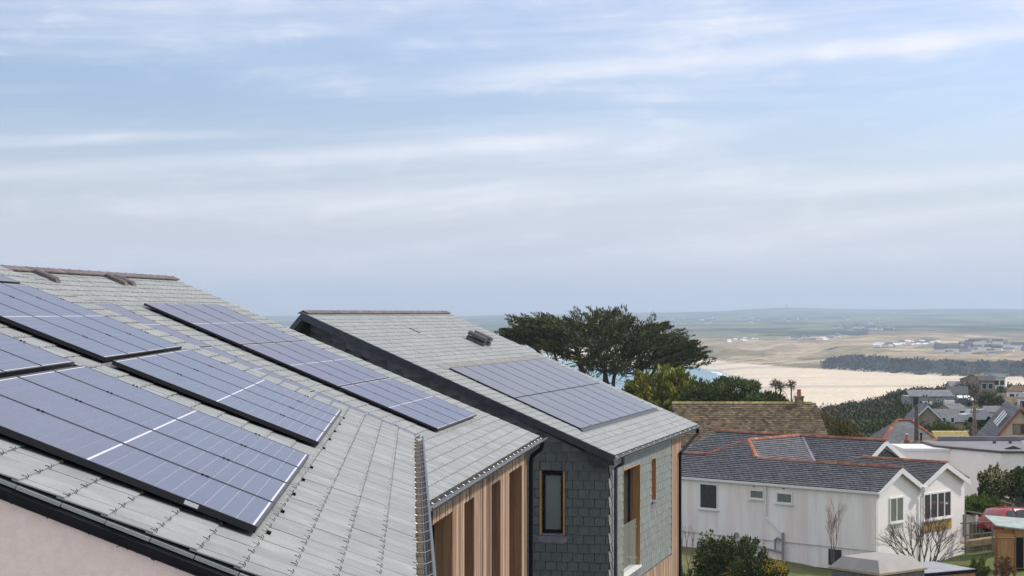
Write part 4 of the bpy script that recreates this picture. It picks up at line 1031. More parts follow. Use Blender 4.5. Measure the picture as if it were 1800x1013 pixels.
for sg, ee in ((1, el_), (-1, er_)):
    n = 14
    for i in range(n):
        a, b = Vector(ee).lerp(Vector(ap_), i/n), Vector(ee).lerp(Vector(ap_), (i+1)/n)
        m_ = MB(); m_.prism([a+Vector((0, -0.25, 0.03)), b+Vector((0, -0.25, -0.01)), b+Vector((1.2, 8.0, -0.01)), a+Vector((1.2, 8.0, 0.03))], (0, 0, 0.06)); tg.part(m_, 'roof_course', M_GREYR)
    m_ = MB(); m_.prism([Vector(ee)+Vector((0, -0.3, 0.05)), Vector(ap_)+Vector((0, -0.3, 0.08)), Vector(ap_)+Vector((0, -0.3, -0.16)), Vector(ee)+Vector((0, -0.3, -0.17))], (0, 0.05, 0)); tg.part(m_, 'barge_board', M_BRWN)
m_ = MB(); m_.tube([(ap_[0], -0.28, ap_[2]-0.1), (ap_[0], -0.28, ap_[2]+0.38)], [0.07, 0.02], 6); tg.part(m_, 'finial', M_RED)
for i in range(3):
    a = Vector(el_).lerp(Vector(ap_), 0.42+0.02*i)+Vector((0.05+0.17*i, 1.3+1.15*i, 0.11)); d_ = (Vector(ap_)-Vector(el_)).normalized()
    m_ = MB(); m_.prism([a, a+d_*1.05, a+d_*1.05+Vector((0.07, 0.5, 0)), a+Vector((0.07, 0.5, 0))], (0, 0, 0.06)); tg.part(m_, 'skylight', M_PLAST)
m_ = MB(); m_.box(1.62, 3.0, -0.07, -0.02, tz(764), tz(745)); f_ = tg.part(m_, 'window', M_BRWN)
for a in (1.70, 2.16, 2.6):
    m_ = MB(); m_.box(a, a+0.36, -0.085, -0.065, tz(764)+0.07, tz(745)-0.07); m_.build('pane', M_CURT if a < 1.8 else M_GLASS, f_)
# shed with yellow lichened roof
ys = small_house('lichened_shed', 'small shed roof yellow with lichen and a white front gable', 1676, 138, 776, 761, 56, 2.6, 0, M_PLAST, M_LICH)
# utility poles
for px, D, y0, y1, lab in ((1611, 122, 713, 790, 'dark utility pole standing before the hipped slate roof'), (1713, 126, 716, 790, 'pale utility pole left of the beige gable house')):
    zb = zpx(y1, D); s = Site('utility_pole', lab, 'pole', px, D, zb, 0, 'utility poles')
    m_ = MB(); h_ = zpx(y0, D)-zb; m_.tube([(0, 0, 0), (0, 0, h_*0.6), (0, 0, h_)], [0.17, 0.14, 0.11], 8); s.part(m_, 'shaft', mat('weathered_pole', (0.15, 0.125, 0.09), 0.9, 0.2, 3) if px < 1650 else mat('pale_pole', (0.30, 0.25, 0.18), 0.9, 0.2, 3))
    m_ = MB(); m_.box(-0.3, 0.3, -0.05, 0.05, h_-0.4, h_-0.3); m_.tube([(-0.22, 0, h_-0.3), (-0.22, 0, h_-0.12)], 0.04, 6); m_.tube([(0.22, 0, h_-0.3), (0.22, 0, h_-0.12)], 0.04, 6); s.part(m_, 'crossarm', M_PIPE)

# ------------------------------------------------------------------ houses farther along the headland
def wins(s, rects, y=-0.03, m=M_GLASS):
    for x0, x1, z0, z1 in rects:
        m_ = MB(); m_.box(x0-0.08, x1+0.08, y-0.02, y+0.02, z0-0.08, z1+0.08); f_ = s.part(m_, 'window', M_PLAST)
        m_ = MB(); m_.box(x0, x1, y-0.035, y-0.02, z0, z1); m_.build('pane', m, f_)
st = small_house('stone_house', 'tan stone house with dark slate roof and white-edged front gable', 1668, 228, 741, 722, 50, 6, 0, M_STONE, M_GREYR)
wins(st, [(-0.9, -0.55, st.ze-0.1, st.ze+0.5), (0.15, 0.5, st.ze-0.1, st.ze+0.5)], y=-0.5)
m_ = MB(); kx = 228/3200.0
m_.prism([(-4.6, -1.0, 0), (-4.6, -1.0, st.ze+0.3), (-2.9, -1.0, st.zr+0.5), (-1.2, -1.0, st.ze+0.3), (-1.2, -1.0, 0)], (0, 4, 0)); st.part(m_, 'gabled_bay', M_STONE)
for sx in (-1, 1):
    m_ = MB(); m_.prism([(-2.9+sx*1.95, -1.25, st.ze+0.2), (-2.9, -1.25, st.zr+0.72), (-2.9, 3.5, st.zr+0.72), (-2.9+sx*1.95, 3.5, st.ze+0.2)], (0, 0, 0.10)); st.part(m_, 'bay_roof', M_GREYR)
    m_ = MB(); m_.prism([(-2.9+sx*1.95, -1.28, st.ze+0.22), (-2.9, -1.28, st.zr+0.76), (-2.9, -1.28, st.zr+0.5), (-2.9+sx*1.95, -1.28, st.ze-0.02)], (0, 0.04, 0)); st.part(m_, 'barge_board', M_PLAST)
apt = Site('apartment_block', 'grey-green modern apartment block with white stair bays on the headland', 'building', 1600, 300, -17.6, 0)
k3 = 300/3200.0
def az_(py): return zpx(py, 300)+17.6
M_APT = mat('grey_green_panel', (0.26, 0.29, 0.28), 0.7, 0.1, 1); 
m_ = MB(); m_.box(0, 7.2, 0, 7, 0, az_(698)); apt.part(m_, 'walls', M_APT)
m_ = MB(); m_.prism([(-0.1, -0.2, az_(698)), (7.2, -0.2, az_(698)), (7.2, 3, az_(688)), (-0.1, 3, az_(688))], (0, 0, 0.12)); apt.part(m_, 'roof_slope', M_GREYR)
m_ = MB(); m_.box(0.5, 1.3, -0.06, 0.0, az_(722), az_(698)); apt.part(m_, 'dark_panel', M_GLASS)
m_ = MB(); m_.box(1.9, 3.4, -1.2, 0, 0, az_(706)); wb_ = apt.part(m_, 'stair_bay', M_WHITE)
for i in range(3):
    m_ = MB(); m_.box(2.0, 2.5, -1.24, -1.2, az_(718)-0.9*i+0.3, az_(718)-0.9*i+0.95); m_.build('window', M_GLASS, wb_)
wins(apt, [(2.0, 2.3, az_(697), az_(694)), (2.5, 2.8, az_(697), az_(694)), (4.4, 4.8, az_(705), az_(702)), (5.2, 5.7, az_(705), az_(702))], y=-0.16)
m_ = MB(); m_.box(5.4, 7.1, -1.0, 0, 0, az_(704)); apt.part(m_, 'white_bay', M_WHITE)
def far_house(label, px, D, pe, pr, wpx, deep, rot, mw, mr, rects=()):
    s = small_house('hillside_house', label, px, D, pe, pr, wpx, deep, rot, mw, mr, group='houses on the headland')
    wins(s, [(a*s.w, a*s.w+0.5, s.ze*b_, s.ze*b_+0.7) for a, b_ in rects])
    return s
M_DKR = mat('dark_slate_roof', (0.075, 0.075, 0.09), 0.7, 0.1, 2)
far_house('white house with dark steep roof right of the grey apartments', 1683, 325, 692, 681, 34, 7, -12, M_WHITE, M_DKR, ((-0.1, 0.5), (0.25, 0.5)))
far_house('small white gabled extension below the white dark-roofed house', 1703, 318, 703, 697, 22, 4, 20, M_WHITE, M_WHITE, ((0.0, 0.4),))
far_house('pale grey long shed roof at the top right of headland', 1735, 400, 688, 675, 52, 9, 4, M_STONE, M_GREYR)
far_house('white scaffolded building with sheeted end behind dark-roofed house', 1692, 390, 680, 672, 40, 8, -6, mat('sheeting', (0.55, 0.57, 0.62), 0.7, 0.1, 1), M_GREYR)
far_house('brown-roofed bungalow with white dormer near right edge', 1766, 330, 705, 693, 40, 7, -10, M_STONE, M_BROWN, ((0.15, 0.9),))
far_house('grey-roofed bungalow among trees at far right', 1800, 300, 712, 700, 44, 7, 8, M_WHITE, M_BROWN, ((-0.2, 0.4),))
far_house('tan cottage below the brown-roofed bungalow', 1752, 250, 724, 716, 30, 5, 0, M_WHITE, M_GREYR, ((-0.1, 0.3),))
far_house('dark slate roof between the stone house and the poles', 1690, 250, 722, 712, 30, 6, 14, M_STONE, M_GREYR)
# parked cars on the lane
def far_car(px, D, py, m, lab):
    s = Site('parked_car', lab, 'car', px, D, zpx(py, D), 20, 'cars on the headland lane')
    b_ = MB(); b_.prism([(-1.9, 0, 0.25), (-1.9, 0, 0.85), (-1.0, 0, 0.95), (-0.6, 0, 1.4), (0.8, 0, 1.4), (1.3, 0, 0.95), (1.95, 0, 0.85), (1.95, 0, 0.25)], (0, 1.6, 0)); s.part(b_, 'body', m)
    for x in (-1.2, 1.2):
        w_ = MB(); w_.tube([(x, -0.03, 0.3), (x, 0.2, 0.3)], 0.3, 10); s.part(w_, 'wheel', M_BLACK)
M_CARB = mat('grey_car_paint', (0.10, 0.11, 0.13), 0.3, 0.05, coat=0.5); M_CARS = mat('silver_car_paint', (0.45, 0.46, 0.48), 0.3, 0.05, coat=0.5)
far_car(1722, 205, 742, M_CARS, 'silver car on the lane beside the pale utility pole'); far_car(1692, 300, 715, M_CARB, 'dark car on the lane by the grey apartments')
# ================================================================== vegetation
def foliage(name, c1, c2, rough=0.8, isl=0.35):
    m = mat(name, c1, rough, 0.2, 0.8, 0.15, col2=c2, islands=isl, tint=True)
    return m
M_CYP = foliage('cypress_leaf', (0.098, 0.108, 0.046), (0.055, 0.066, 0.030))
M_GOLD = foliage('golden_conifer_leaf', (0.24, 0.23, 0.035), (0.10, 0.12, 0.025))
M_PINE = foliage('pine_leaf', (0.11, 0.14, 0.05), (0.06, 0.085, 0.03))
M_BUSH = foliage('bush_leaf', (0.10, 0.12, 0.042), (0.055, 0.072, 0.026))
M_SCRUB = foliage('scrub_leaf', (0.9, 0.9, 0.9), (0.6, 0.6, 0.6))
M_BARK = mat('bark', (0.085, 0.065, 0.050), 0.9, 0.25, 6)
M_TWIG = mat('bare_twig', (0.17, 0.125, 0.105), 0.9, 0.2, 4)
M_YEL = mat('yellow_flower', (0.62, 0.44, 0.03), 0.8, 0.2, 5, islands=0.2)
M_BLOS = mat('cream_blossom', (0.66, 0.62, 0.36), 0.8, 0.15, 5, islands=0.15)
def rvec(rr): 
    while True:
        v = Vector((rr.uniform(-1, 1), rr.uniform(-1, 1), rr.uniform(-1, 1)))
        if 0.02 < v.length < 1: return v.normalized()
def leaf(mb, p, d, n, a, b):
    """a leaf-sized spray: pointed quad along d, half length a, half width b"""
    s = d.cross(n)
    if s.length < 1e-4: s = d.cross(Vector((0.3, 0.2, 1)))
    s.normalize(); mb.add([p-d*a, p+s*b, p+d*a, p-s*b], [(0, 1, 2, 3)])
def clump(mb, c, rad, n, la, lb, rr, out=0.6, up=0.3, tint=(1, 1, 1)):
    c = Vector(c)
    for _ in range(n):
        v = rvec(rr); r = rr.random()**0.45
        p = c+Vector((v.x*rad[0]*r, v.y*rad[1]*r, v.z*rad[2]*r))
        d = (v*out+rvec(rr)*(1-out)+Vector((0, 0, up))).normalized()
        k = rr.uniform(0.75, 1.2); mb.cur = tuple(t*k for t in tint)
        f = rr.uniform(0.6, 1.35); leaf(mb, p, d, rvec(rr), la*f, lb*f)
    mb.cur = (1, 1, 1)
def limb(mb, p0, p1, r0, r1, rr, sag=0.08, n=5, sides=6):
    p0, p1 = Vector(p0), Vector(p1); L = (p1-p0).length; off = rvec(rr)*L*sag
    pts = [p0.lerp(p1, k/n)+off*math.sin(math.pi*k/n)+rvec(rr)*L*0.012*(0 < k < n) for k in range(n+1)]
    mb.tube(pts, [r0+(r1-r0)*k/n for k in range(n+1)], sides); return pts
class TreeSite(Site): pass
# --- big wind-shaped cypress
rr = random.Random(41)
cy = Site('cypress_tree', 'big dark wind-swept cypress with flat layered crown behind the far roof', 'tree', 1085, 140, -16.5)
tk, cr_ = MB(), MB()
KX = 3200/140.0
def cyp(px, py, dy=0.0): return Vector(((px-1085)/KX, dy, -(py-551)/KX+16.5))
fork = [cyp(1045, 735, 0.3), cyp(1075, 730, -0.3), cyp(1105, 735, 0.2)]
for f_ in fork: limb(tk, (0, 0, 0), f_, 0.55, 0.34, rr, 0.04)
# outline of the crown: top edge heights along its width (photo column -> row)
top = [(882, 592), (900, 580), (912, 558), (930, 558), (965, 556), (1005, 556), (1040, 553), (1076, 545), (1092, 552), (1120, 572), (1148, 566), (1165, 572), (1180, 582), (1205, 596), (1222, 618), (1230, 634)]
bot = [(882, 605), (930, 606), (985, 626), (1040, 650), (1100, 655), (1150, 648), (1200, 642), (1230, 640)]
nodes = []
for (px, py, f_, rad) in ((925, 600, 0, .20), (965, 592, 0, .22), (1005, 590, 0, .24), (1040, 585, 1, .24), (1075, 580, 1, .25), (1110, 592, 1, .22), (1140, 600, 2, .22), (1170, 615, 2, .20), (1195, 628, 2, .17), (1015, 622, 0, .16), (1125, 625, 2, .16)):
    e = cyp(px, py, rr.uniform(-2.5, 2.5)); pts = limb(tk, fork[f_], e, rad, 0.06, rr, 0.10, 7); nodes.append(pts)
pads = []
for i in range(520):
    px = rr.uniform(886, 1222); t_ = lerp_tab(px, top); b_ = lerp_tab(px, bot)
    f_ = rr.random()**1.05; py = t_+5+(b_-t_-6)*f_
    edge = 1-abs(px-1060)/180.0
    dy = rr.uniform(-1, 1)*(1.0+5.2*max(0.0, edge))
    pads.append((px, py, dy))
for (a, b) in top:                                       # ragged tips on the outline
    for _ in range(2): pads.append((a+rr.uniform(-6, 6), b+rr.uniform(4, 9), rr.uniform(-2.2, 2.2)))
allp = [p for n_ in nodes for p in n_[2:]]
for (px, py, dy) in pads:
    c = cyp(px, py, dy); sx = (px-1065)/170.0
    d = Vector((sx*1.1+rr.uniform(-0.45, 0.45), rr.uniform(-0.5, 0.5)+dy*0.08, rr.uniform(0.10, 0.42))).normalized()
    L = rr.uniform(0.6, 1.35); shade = rr.uniform(0.75, 1.25)
    for k in range(66):
        s_ = rr.uniform(-1, 1); w_ = (1-0.55*max(0, s_))
        p = c+d*(L*s_)+Vector((rr.gauss(0, 0.20)*w_, rr.gauss(0, 0.24)*w_, rr.gauss(0, 0.065)*w_))
        dd = (d*0.8+rvec(rr)*0.55+Vector((0, 0, 0.28))).normalized(); q = shade*rr.uniform(0.7, 1.25)
        cr_.cur = (q*1.02, q, q*0.9); leaf(cr_, p, dd, rvec(rr), rr.uniform(0.11, 0.23), rr.uniform(0.028, 0.055))
    a = min(allp, key=lambda q: (q-c).length+max(0, q.z-c.z)*2)
    limb(tk, a, c-d*L*0.5, 0.045, 0.015, rr, 0.06, 3, 4)
cr_.cur = (1, 1, 1)
for k in range(90):                                      # dead twigs under the crown
    px = rr.uniform(935, 1190); b_ = lerp_tab(px, bot); c = cyp(px, b_+rr.uniform(-6, 26), rr.uniform(-2.5, 2.5)); a = min(allp, key=lambda q: (q-c).length)
    limb(tk, a, c, 0.03, 0.008, rr, 0.1, 3, 3)
cy.part(tk, 'trunk', M_BARK); cy.part(cr_, 'crown', M_CYP)
# --- other evergreens behind the brown roof
def evergreen(name, label, px, D, cols_, py_bot, m, seed, la, lb, n, per, up, plume, zb=None):
    r2 = random.Random(seed); z0 = zb if zb is not None else ground_h(*XY(px, D))-0.3
    s = Site(name, label, 'tree', px, D, z0); K = F_PX/D; t_, c_ = MB(), MB()
    hb = -(py_bot-551)/K-z0
    limb(t_, (0, 0, 0), (0, 0, max(1.0, hb+0.6)), 0.26, 0.12, r2, 0.03)
    x0, x1 = cols_[0][0], cols_[-1][0]
    for i in range(n):
        qx = r2.uniform(x0, x1); tp = lerp_tab(qx, cols_); qy = tp+3+(py_bot-tp)*r2.random()**0.9
        wy = math.sqrt(max(0.05, 1-((qx-(x0+x1)/2)/((x1-x0)/2))**2))*(x1-x0)/2/K
        c = Vector(((qx-px)/K, r2.uniform(-1, 1)*wy, -(qy-551)/K-z0)); sh = r2.uniform(0.7, 1.3)
        tint = (sh, sh, sh*0.9)
        if plume:
            d = Vector((c.x*0.12+r2.uniform(-.35, .35), r2.uniform(-.4, .4), r2.uniform(0.25, 0.7))).normalized(); L = r2.uniform(0.3, 0.55)
            for k in range(per):
                s_ = r2.uniform(-1, 1); p = c+d*L*s_+Vector((r2.gauss(0, .11), r2.gauss(0, .11), r2.gauss(0, .07)))*(1-0.4*s_)
                q = sh*r2.uniform(0.7, 1.3)*(1.0+0.45*max(0, s_)); c_.cur = (q, q, q*0.85); leaf(c_, p, (d+rvec(r2)*0.5).normalized(), rvec(r2), la*r2.uniform(.7, 1.3), lb)
            c_.cur = (1, 1, 1)
        else: clump(c_, c, (0.5, 0.5, 0.34), per, la, lb, r2, 0.7, up, tint)
        if r2.random() < 0.35: limb(t_, (0, 0, hb*0.7), c, 0.05, 0.015, r2, 0.08, 3, 4)
    s.part(t_, 'trunk', M_BARK); s.part(c_, 'crown', m); return s
evergreen('golden_conifer', 'yellow-green feathery conifer at the foot of the big cypress', 1160, 131, [(1095, 690), (1110, 668), (1130, 655), (1165, 646), (1195, 650), (1212, 662), (1226, 690)], 728, M_GOLD, 51, 0.17, 0.05, 260, 80, 0.4, True)
evergreen('pine_tree', 'dark green rounded pine behind the ridge of brown tiled roof', 1290, 128, [(1205, 690), (1228, 668), (1262, 660), (1290, 661), (1318, 668), (1340, 680), (1362, 690), (1380, 706)], 724, M_PINE, 52, 0.15, 0.042, 300, 70, 0.4, False)
evergreen('conifer', 'dark conifer behind the low brown roof and dark pole', 1654, 150, [(1638, 752), (1645, 742), (1655, 738), (1668, 745), (1676, 760)], 775, M_PINE, 53, 0.12, 0.03, 50, 50, 0.4, False)
evergreen('olive_bush', 'tall olive-brown hedge bush behind the white house ridge', 1472, 122, [(1440, 722), (1452, 716), (1478, 732), (1500, 752), (1512, 768)], 775, mat('olive_leaf', (0.15, 0.12, 0.035), 0.85, 0.2, 1, 0.1, col2=(0.075, 0.08, 0.03), islands=0.4), 54, 0.10, 0.03, 80, 55, 0.5, False)
evergreen('golden_shrub', 'bright yellow-green rounded shrub beside lichened shed', 1690, 122, [(1672, 778), (1680, 772), (1692, 771), (1704, 777)], 784, mat('lime_leaf', (0.30, 0.33, 0.03), 0.8, 0.2, 1, 0.1, col2=(0.16, 0.2, 0.02), islands=0.3), 55, 0.07, 0.025, 30, 50, 0.4, False)
for (px, D, pts, pb, lab, sd_) in ((1630, 345, [(1604, 690), (1615, 685), (1640, 681), (1655, 684), (1662, 690)], 694, 'dark evergreen tree mass behind the apartment block roof', 61),
        (1566, 420, [(1556, 700), (1562, 690), (1570, 688), (1577, 696)], 706, 'lone round tree on headland skyline', 62),
        (1740, 300, [(1722, 700), (1735, 692), (1750, 690), (1762, 700)], 712, 'dark evergreen between the far bungalows', 63),
        (1735, 240, [(1715, 732), (1728, 722), (1745, 724), (1760, 735)], 745, 'hedge tree behind the pale utility pole', 64),
        (1790, 340, [(1770, 692), (1785, 682), (1800, 684), (1820, 695)], 705, 'bare-looking brown tree at the far right skyline', 65)):
    evergreen('headland_tree', lab, px, D, pts, pb, M_BUSH if sd_ != 65 else mat('brown_leaf', (0.14, 0.11, 0.07), 0.9, 0.2, 1, 0.1, islands=0.3), sd_, 0.26, 0.08, 46, 45, 0.4, False)
# three cabbage-palm heads on thin stems
for i, (px, ph) in enumerate(((1363, 676), (1372, 681), (1391, 677))):
    D = 127; z0 = ground_h(*XY(px, D))-0.2; s = Site('cabbage_palm', 'thin-stemmed cabbage palm %s of the three by the chimney' % ('left', 'middle', 'right')[i], 'palm', px, D, z0, 0, 'cabbage palms')
    t_, c_ = MB(), MB(); h_ = zpx(ph, D)-z0; r2 = random.Random(70+i)
    limb(t_, (0, 0, 0), (0, 0, h_), 0.10, 0.05, r2, 0.02)
    for k in range(6): limb(t_, (0, 0, h_*0.86), (r2.uniform(-.6, .6), r2.uniform(-.4, .4), h_*r2.uniform(0.9, 0.99)), 0.02, 0.008, r2, 0.05, 3, 3)
    for k in range(150):
        d = (rvec(r2)+Vector((0, 0, 0.25))).normalized(); leaf(c_, Vector((0, 0, h_))+d*0.24+Vector((r2.gauss(0, .08), 0, r2.gauss(0, .06))), d, rvec(r2), 0.22, 0.018)
    s.part(t_, 'trunk', M_TWIG); s.part(c_, 'crown', mat('palm_leaf', (0.10, 0.085, 0.05), 0.8, 0.2, 2, islands=0.3))
# --- headland scrub
rr = random.Random(90); sc = MB()
SC = [(0.075, 0.095, 0.032), (0.055, 0.075, 0.028), (0.10, 0.115, 0.04), (0.125, 0.10, 0.065), (0.15, 0.12, 0.095), (0.05, 0.065, 0.035), (0.17, 0.19, 0.035)]
for i in range(1250):
    b = rr.uniform(1436, 1640) if i < 640 else rr.uniform(1560, 1850); D = rr.uniform(165, 560) if i < 640 else rr.uniform(150, 420)
    X, Y = XY(b, D); z = ground_h(X, Y)+CZ
    if z < CZ-40: continue
    n = mnoise.noise(Vector((X*0.03, Y*0.015, 5))); c = SC[int((n*0.5+0.5)*6.99+rr.uniform(-0.8, 0.8)) % 7]
    if rr.random() < 0.02: c = SC[6]
    r_ = rr.uniform(0.7, 1.8)*(0.7+D/600.0)
    clump(sc, (X, Y, z+r_*0.25), (r_*1.4, r_*1.2, r_*0.6), 55, 0.20*(0.6+D/400), 0.09*(0.6+D/400), rr, 0.5, 0.3, c)
tag(sc.build('scrub', M_SCRUB, kind='stuff'), 'green and purplish scrub covering the headland slope', 'scrub')
r3 = random.Random(33)
spots = sorted((r3.uniform(1645, 1815), r3.uniform(250, 470)) for _ in range(7))
for i, (px, D) in enumerate(spots):
    k_ = r3.randrange(3); gz = ground_h(*XY(px, D)); pe = 551-(gz+r3.uniform(2.4, 3.4))/D*F_PX
    sm_h = small_house('hillside_house', 'small %s house with %s roof, %s from the left among scattered headland roofs' % (('white', 'white', 'stone')[k_], ('grey', 'dark', 'brown')[i % 3], (ORD+['ninth'])[i]), px, D, pe, pe-r3.uniform(5, 8), r3.uniform(18, 28), r3.uniform(5, 7), r3.uniform(-40, 40), (M_WHITE, M_WHITE, M_STONE)[k_], (M_GREYR, M_DKR, M_BROWN)[i % 3], group='houses on the headland')
    wins(sm_h, [(-sm_h.w*0.3, -sm_h.w*0.3+0.8, sm_h.ze-1.6, sm_h.ze-0.6), (sm_h.w*0.1, sm_h.w*0.1+0.8, sm_h.ze-1.6, sm_h.ze-0.6)])
# --- far shore: wooded bank clumps, scattered houses
rr = random.Random(95); bk_ = MB()
for i in range(300):
    b = rr.uniform(1452, 1850)
    if b > 1600 and mnoise.noise(Vector((b*0.03, 0, 3))) > 0.05: continue
    df = lerp_tab(b, FOOT); D = df+rr.uniform(-6, 85); X, Y = XY(b, D); z = far_h(b, D)[0]+CZ
    clump(bk_, (X, Y, z+1), (rr.uniform(4, 11), 6, 1.6+2*rr.random()), 20, 1.5, 0.9, rr, 0.4, 0.3, tuple(q_*rr.uniform(.7, 1.5) for q_ in (0.085, 0.092, 0.066)))
tag(bk_.build('wooded_bank', M_SCRUB, kind='stuff'), 'dark trees along the bank above the far beach', 'trees')
hm_ = []
for w_, d_, h_, mw, mr in ((9, 7, 2.8, M_WHITE, M_GREYR), (12, 8, 4.5, M_WHITE, M_DKR), (7, 5, 2.4, M_WHITE, M_WHITE), (10, 7, 4.2, M_STONE, M_GREYR)):
    a = MB(); a.box(-w_/2, w_/2, -d_/2, d_/2, -1.5, h_); n0 = len(a.f)
    a.prism([(-w_/2-0.3, -d_/2-0.3, h_), (-w_/2-0.3, 0, h_+d_*0.36), (-w_/2-0.3, d_/2+0.3, h_)], (w_+0.6, 0, 0))
    me = a.mesh('shore_house'); me.materials.append(mw); me.materials.append(mr)
    for p in me.polygons:
        if p.index >= n0: p.material_index = 1
    hm_.append(me)
def shore(n, b0, b1, D0, D1, kinds, lab, grp, seed, sc=1.0):
    r2 = random.Random(seed)
    for i in range(n):
        b, D = r2.uniform(b0, b1), r2.uniform(D0, D1); X, Y = XY(b, D)
        o = link('shore_house', hm_[r2.choice(kinds)], None, (X, Y, far_h(b, D)[0]+CZ), (0, 0, r2.uniform(-0.5, 0.5))); o.scale = (sc*r2.uniform(.8, 1.3),)*3
        tag(o, lab, 'house', grp)
shore(60, 1535, 1655, 2380, 2620, (2, 2, 0), 'tiny pale chalet in the rows above the far beach', 'chalets above the far beach', 1, 0.8)
shore(52, 1648, 1830, 1980, 2420, (0, 1, 3, 1), 'tiny pale house in the village on the far right shore', 'village houses on the far shore', 2)
shore(34, 1462, 1570, 3900, 4700, (1, 3, 0), 'tiny house in the distant inland village', 'distant inland village', 3, 1.0)
shore(22, 1395, 1475, 2900, 3150, (2, 0), 'tiny caravan in the cluster among the dunes', 'caravans among the dunes', 4, 0.9)
shore(24, 1180, 1560, 5600, 8200, (1, 1, 2), 'tiny white building scattered on the distant hills', 'buildings on the distant hills', 5, 1.2)
shore(12, 1275, 1345, 2850, 2950, (2,), 'tiny white hut in a line on the dunes', 'huts on the dunes', 6, 0.7)
for px, D, h_, w_, lab in ((1383, 11600, 30, 9, 'tiny stone monument on the distant hilltop'), (1640, 11900, 95, 3, 'thin radio mast on the far skyline')):
    X, Y = XY(px, D); z = far_h(px, D)[0]+CZ-2
    m_ = MB(); m_.tube([(0, 0, 0), (0, 0, h_)], [w_/2, w_/3], 6); o = m_.build('hilltop_monument' if w_ > 5 else 'radio_mast', M_PIPE); o.location = (X, Y, z); tag(o, lab, 'monument' if w_ > 5 else 'mast')

# ================================================================== garden in front of the white house
def bush(name, label, px, D, py_top, wpx, hgt, m, seed, flowers=None, n=60, la=0.06, lb=0.036, cat='bush', fl_n=0, fl_zone=None, base_py=None):
    r2 = random.Random(seed); K = F_PX/D; w = wpx/K/2
    z0 = (zpx(base_py, D) if base_py else zpx(py_top, D)-hgt); s = Site(name, label, cat, px, D, z0); c_, t_ = MB(), MB()
    H = zpx(py_top, D)-z0
    for i in range(n):
        v = rvec(r2); q = r2.random()**0.4
        c = Vector((v.x*w*0.86*q, v.y*w*0.8*q, H*0.52+v.z*H*0.44*q)); sh = r2.uniform(0.65, 1.35)
        clump(c_, c, (w*0.2, w*0.2, H*0.13), 70, la, lb, r2, 0.5, 0.35, (sh, sh, sh*0.9))
    for k in range(9): limb(t_, (r2.uniform(-.1, .1), 0, 0), (r2.uniform(-w, w)*0.7, r2.uniform(-w, w)*0.6, H*r2.uniform(0.6, 0.92)), 0.035, 0.01, r2, 0.06, 4, 4)
    s.part(t_, 'stems', M_TWIG); s.part(c_, 'leaves', m)
    if flowers:
        f_ = MB()
        for k in range(fl_n):
            a = r2.choice(fl_zone); p = Vector((a[0]*w+r2.gauss(0, a[2]*w), -w*0.55+r2.gauss(0, 0.2*w), H*a[1]+r2.gauss(0, a[2]*H*0.6)))
            for q in range(3): leaf(f_, p+rvec(r2)*0.02, rvec(r2), rvec(r2), 0.028, 0.02)
        s.part(f_, 'flowers', flowers)
    return s
bush('flowering_bush', 'rounded dark green bush with yellow flowers before the white wall', 1262, 80, 932, 96, 3.0, M_BUSH, 101, M_YEL, 120, fl_n=70, fl_zone=((0.2, 0.42, 0.2), (-0.2, 0.35, 0.25)))
bush('flowering_bush', 'lighter green open bush right of the dark rounded bush', 1318, 78, 944, 78, 2.6, mat('mid_leaf', (0.11, 0.13, 0.04), 0.8, 0.2, 1, 0.15, col2=(0.06, 0.08, 0.025), islands=0.35), 102, None, 80)
bush('flowering_bush', 'low bush topped with yellow blossom by the grey soil pipe', 1362, 77, 983, 56, 1.6, M_BUSH, 103, M_YEL, 60, fl_n=230, fl_zone=((0.0, 0.86, 0.22), (-0.4, 0.8, 0.18), (0.4, 0.78, 0.18)))
bush('low_bush', 'low green growth at the foot of the cedar corner', 1212, 76, 1001, 40, 1.2, M_BUSH, 104, None, 20)
def bare_tree(name, label, px, D, base_py, py_top, spread_px, seed, stems=1, lean=0.0, upright=0.5, depth=5, cat='tree', r0=0.06, m=M_TWIG):
    r2 = random.Random(seed); K = F_PX/D; z0 = zpx(base_py, D); H = zpx(py_top, D)-z0; w = spread_px/K/2
    s = Site(name, label, cat, px, D, z0); t_ = MB(); tw = MB()
    def grow(p, d, L, r, lv):
        e = p+d*L; mb = t_ if lv > depth-3 else tw
        limb(mb, p, e, r, r*0.68, r2, 0.06, 3, 5 if lv > 2 else 3)
        if lv == 0: return
        for k in range(r2.choice((2, 3, 3)) if lv > 1 else 3):
            nd = (d+rvec(r2)*(0.62-0.3*upright)+Vector((0, 0, 0.22*upright))).normalized()
            grow(p.lerp(e, r2.uniform(0.55, 1.0)), nd, L*r2.uniform(0.62, 0.86), r*0.62, lv-1)
    tot = sum(0.74**k for k in range(depth+1))
    for i in range(stems):
        a = (i-(stems-1)/2)/max(1, (stems-1)/2) if stems > 1 else 0
        d = Vector((a*w/H*1.25+lean, r2.uniform(-.3, .3), 1)).normalized()
        grow(Vector((a*0.12, 0, 0)), d, H/tot*1.02, r0, depth)
    s.part(t_, 'trunk', m); s.part(tw, 'twigs', m); return s
bare_tree('bare_birch', 'slender leafless birch before the stained white wall', 1463, 86, 1030, 862, 36, 201, 1, 0, 0.6, 6, r0=0.045, m=mat('reddish_twig', (0.21, 0.14, 0.125), 0.9, 0.2, 4))
bare_tree('bare_shrub', 'leafless many-stemmed shrub spreading before the white gables', 1622, 84, 1018, 890, 150, 202, 8, 0, 0.5, 5, r0=0.045)
bare_tree('bare_sapling', 'thin leafless sapling beside the cedar corner', 1203, 74, 1040, 905, 30, 203, 2, 0, 1.0, 3, r0=0.025)
